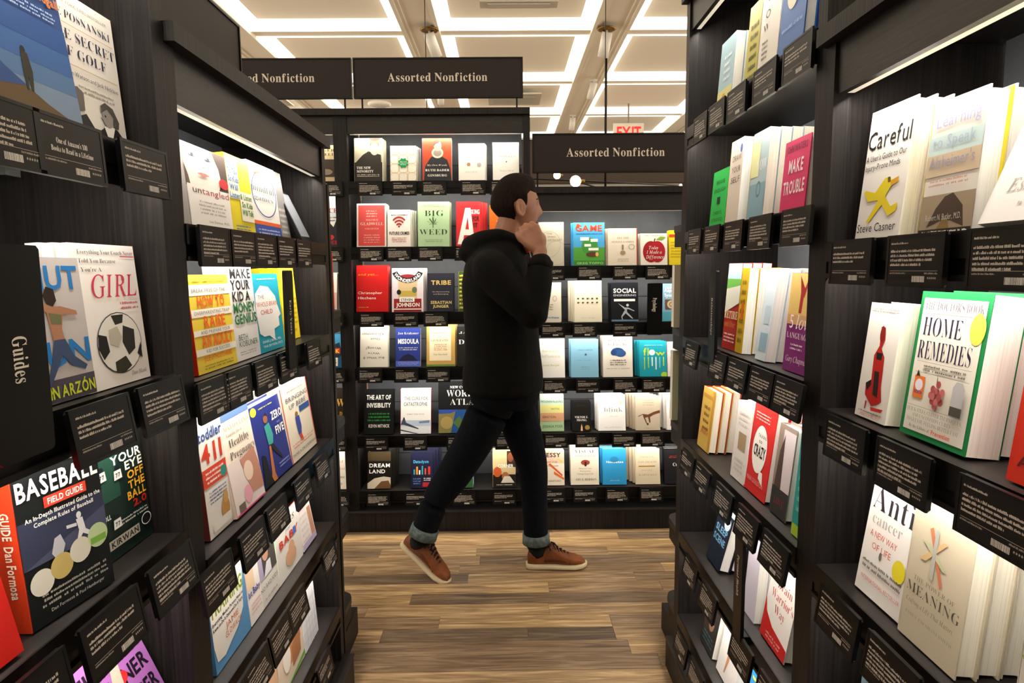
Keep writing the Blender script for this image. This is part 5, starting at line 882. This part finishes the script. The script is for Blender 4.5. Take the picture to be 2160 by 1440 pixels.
# jacket
jk = MB(); n = 32
def ring(z, cx, cy, rx, ry, p=2.3):
    out = []
    for k in range(n):
        a = 2*PI*k/n; ca, sa = math.cos(a), math.sin(a)
        out.append(L3((cx+rx*math.copysign(abs(ca)**(2/p), ca), cy+ry*math.copysign(abs(sa)**(2/p), sa), z)))
    return out
jk.rings([ring(*a) for a in ((.822, -.012, 2.72, .158, .185), (.835, -.012, 2.72, .172, .195), (.90, -.012, 2.72, .170, .195), (1.0, -.012, 2.72, .158, .185), (1.1, -.015, 2.72, .155, .19), (1.2, -.022, 2.72, .155, .20),
    (1.28, -.03, 2.72, .148, .21), (1.35, -.035, 2.72, .13, .205), (1.40, -.028, 2.72, .105, .165), (1.44, -.018, 2.72, .085, .11), (1.475, -.005, 2.72, .077, .082))], JACK)
CF_ = (.140, 2.532, 1.350)
seg(jk, [(-.06, 2.60, 1.345), (-.05, 2.535, 1.33), (.03, 2.49, 1.24), EL], [.07, .078, .068, .062], JACK, 16)
seg(jk, [EL, (.13, 2.505, 1.28), CF_], [.060, .054, .046], JACK, 16)
seg(jk, [(-.06, 2.84, 1.345), (-.05, 2.905, 1.33), EL2, (.0, 2.94, .99)], [.07, .075, .06, .048], JACK, 16)
# hood lying on the back and the folds of the front
hood = [(.095, 2.675, 1.405), (.055, 2.645, 1.445), (-.02, 2.635, 1.465), (-.09, 2.65, 1.447), (-.145, 2.72, 1.425), (-.09, 2.79, 1.447), (-.02, 2.805, 1.465), (.055, 2.795, 1.445), (.095, 2.765, 1.405)]
seg(jk, hood, [.014, .022, .033, .042, .044, .042, .033, .022, .014], JACK, 12)
seg(jk, [(-.10, 2.67, 1.42), (-.17, 2.72, 1.395), (-.10, 2.77, 1.42)], [.042, .036, .042], JACK, 12)
remesh(jk.build('jacket', pt), .0065, 5)
cu = MB(); d_ = (Vector(WR)-Vector(EL)).normalized(); c_ = L3(CF_)
cu.tube([c_-d_*.02, c_-d_*.018, c_+d_*.012, c_+d_*.014, c_+d_*.002], [.043, .050, .048, .040, .034], JACK, 20); cu.build('sleeve_cuff', pt)
zp = MB(); zp.tube([L3((.090, 2.655, 1.43)), L3((.122, 2.64, 1.33)), L3((.135, 2.66, 1.2))], .004, mat('#8a8a88', .3, .8), 6); zp.build('zipper', pt)
sc_ = MB(); sc_.tube([L3((.062, 2.66, 1.475)), L3((.085, 2.65, 1.44)), L3((.098, 2.64, 1.40))], [.012, .016, .010], mat('#c8521c', .8), 8); sc_.build('orange_collar', pt)
# jeans
jn = MB()
jn.rings([ring(*a, 2.2) for a in ((.76, .0, 2.72, .13, .15), (.80, -.004, 2.72, .148, .172), (.86, -.008, 2.72, .152, .175), (.93, -.012, 2.72, .14, .165))], DENIM)
seg(jn, [(-.03, 2.665, .86)]+[tuple(p) for p in legR], [.10, .094, .082, .073, .060, .054], DENIM, 18)
seg(jn, [(.03, 2.775, .86)]+[tuple(p) for p in legL], [.10, .092, .082, .066, .058, .054], DENIM, 18)
remesh(jn.build('jeans', pt), .006, 4)
def cuff(p, q, r):
    p, q = L3(p), L3(q); d = (q-p).normalized()
    MB().tube([q-d*.032, q-d*.030, q+d*.012, q+d*.014, q+d*.004], [r-.004, r+.005, r+.007, r+.001, r-.010], CUFF, 24).build('rolled_cuff', pt)
cuff(legR[3], legR[4], .055); cuff(legL[3], legL[4], .055)
# sneakers
def sneaker(Mx, name='sneaker'):
    sh = D.objects.new(name, None); COL.objects.link(sh); sh.parent = pt; sh.matrix_local = Matrix.Translation(-O3) @ Mx; sh.empty_display_size = .05
    N = 20
    def sec(x, hw, z0, z1, sq=2.6, cy=0): return [(x, cy+hw*math.copysign(abs(math.cos(2*PI*k/N))**(2/sq), math.cos(2*PI*k/N)), (z0+z1)/2+(z1-z0)/2*math.copysign(abs(math.sin(2*PI*k/N))**(2/sq), math.sin(2*PI*k/N))) for k in range(N)]
    so = MB().rings([sec(*a, 4) for a in ((0, .018, .004, .024), (.012, .030, .0, .026), (.05, .035, 0, .026), (.10, .034, .0, .024), (.16, .042, 0, .022), (.215, .045, 0, .023), (.25, .037, .003, .026), (.268, .022, .008, .028), (.274, .008, .012, .026))], SOLE); clean(so.build('sole', sh))
    up = MB().rings([sec(*a) for a in ((.006, .016, .022, .060), (.014, .027, .020, .082), (.04, .032, .02, .078), (.075, .033, .02, .086), (.10, .033, .02, .112), (.118, .033, .02, .108), (.15, .036, .02, .085), (.185, .040, .02, .066), (.22, .039, .02, .055), (.248, .030, .021, .045), (.264, .014, .022, .034))], LEATH); clean(up.build('upper', sh))
    MB().rings([sec(*a) for a in ((.088, .016, .09, .128), (.098, .020, .09, .140), (.108, .018, .09, .128))], LEATH).build('tongue', sh)
    MB().rings([sec(*a) for a in ((.08, .0345, .03, .060), (.12, .0352, .03, .072), (.16, .0375, .03, .058), (.178, .0402, .03, .046))], mat('#5a3018', .6)).build('side_panel', sh)
    MB().tube([(.192, -.040, .03), (.190, -.030, .058), (.188, 0, .067), (.190, .030, .058), (.192, .040, .03)], .0022, mat('#5a2c12', .6), 6).build('toe_seam', sh)
    la = MB()
    for k in range(5):
        x = .118+k*.016; z = .108-k*.0105
        la.tube([(x, -.024, z-.012), (x+.008, 0, z), (x+.004, .024, z-.012)], .0034, LACE, 6); la.tube([(x+.012, -.024, z-.016), (x+.004, 0, z+.001), (x, .024, z-.01)], .003, LACE, 6)
    la.tube([(.112, -.01, .118), (.10, -.035, .115), (.108, -.04, .095)], .003, LACE, 6); la.tube([(.112, 0, .118), (.125, -.03, .125), (.14, -.034, .105)], .003, LACE, 6)
    la.build('laces', sh)
hp = at(1110, 1200, 2, 0)
sneaker(Matrix.Translation((hp.x, YL, 0)))
tp = at(930, 1222, 2, 0)
Mt = Matrix.Translation((tp.x, tp.y, 0)) @ Matrix.Rotation(math.radians(-24), 4, 'Z') @ Matrix.Rotation(math.radians(33), 4, 'Y') @ Matrix.Translation((-.235, 0, 0))
sneaker(Mt)
s1 = MB(); s1.tube([L3(legL[4])+Vector((0, 0, .02)), L3(legL[4])-Vector((0, 0, .03)), L3((hp.x+.06, YL, .06))], [.042, .040, .036], SOCK, 16); s1.build('sock', pt)
an = Mt @ Vector((.06, 0, .06))
s2 = MB(); s2.tube([L3(legR[4])+Vector((.0, 0, .02)), L3(legR[4]).lerp(L3(an), .5), L3(an)], [.042, .040, .036], SOCK, 16); s2.build('sock', pt)
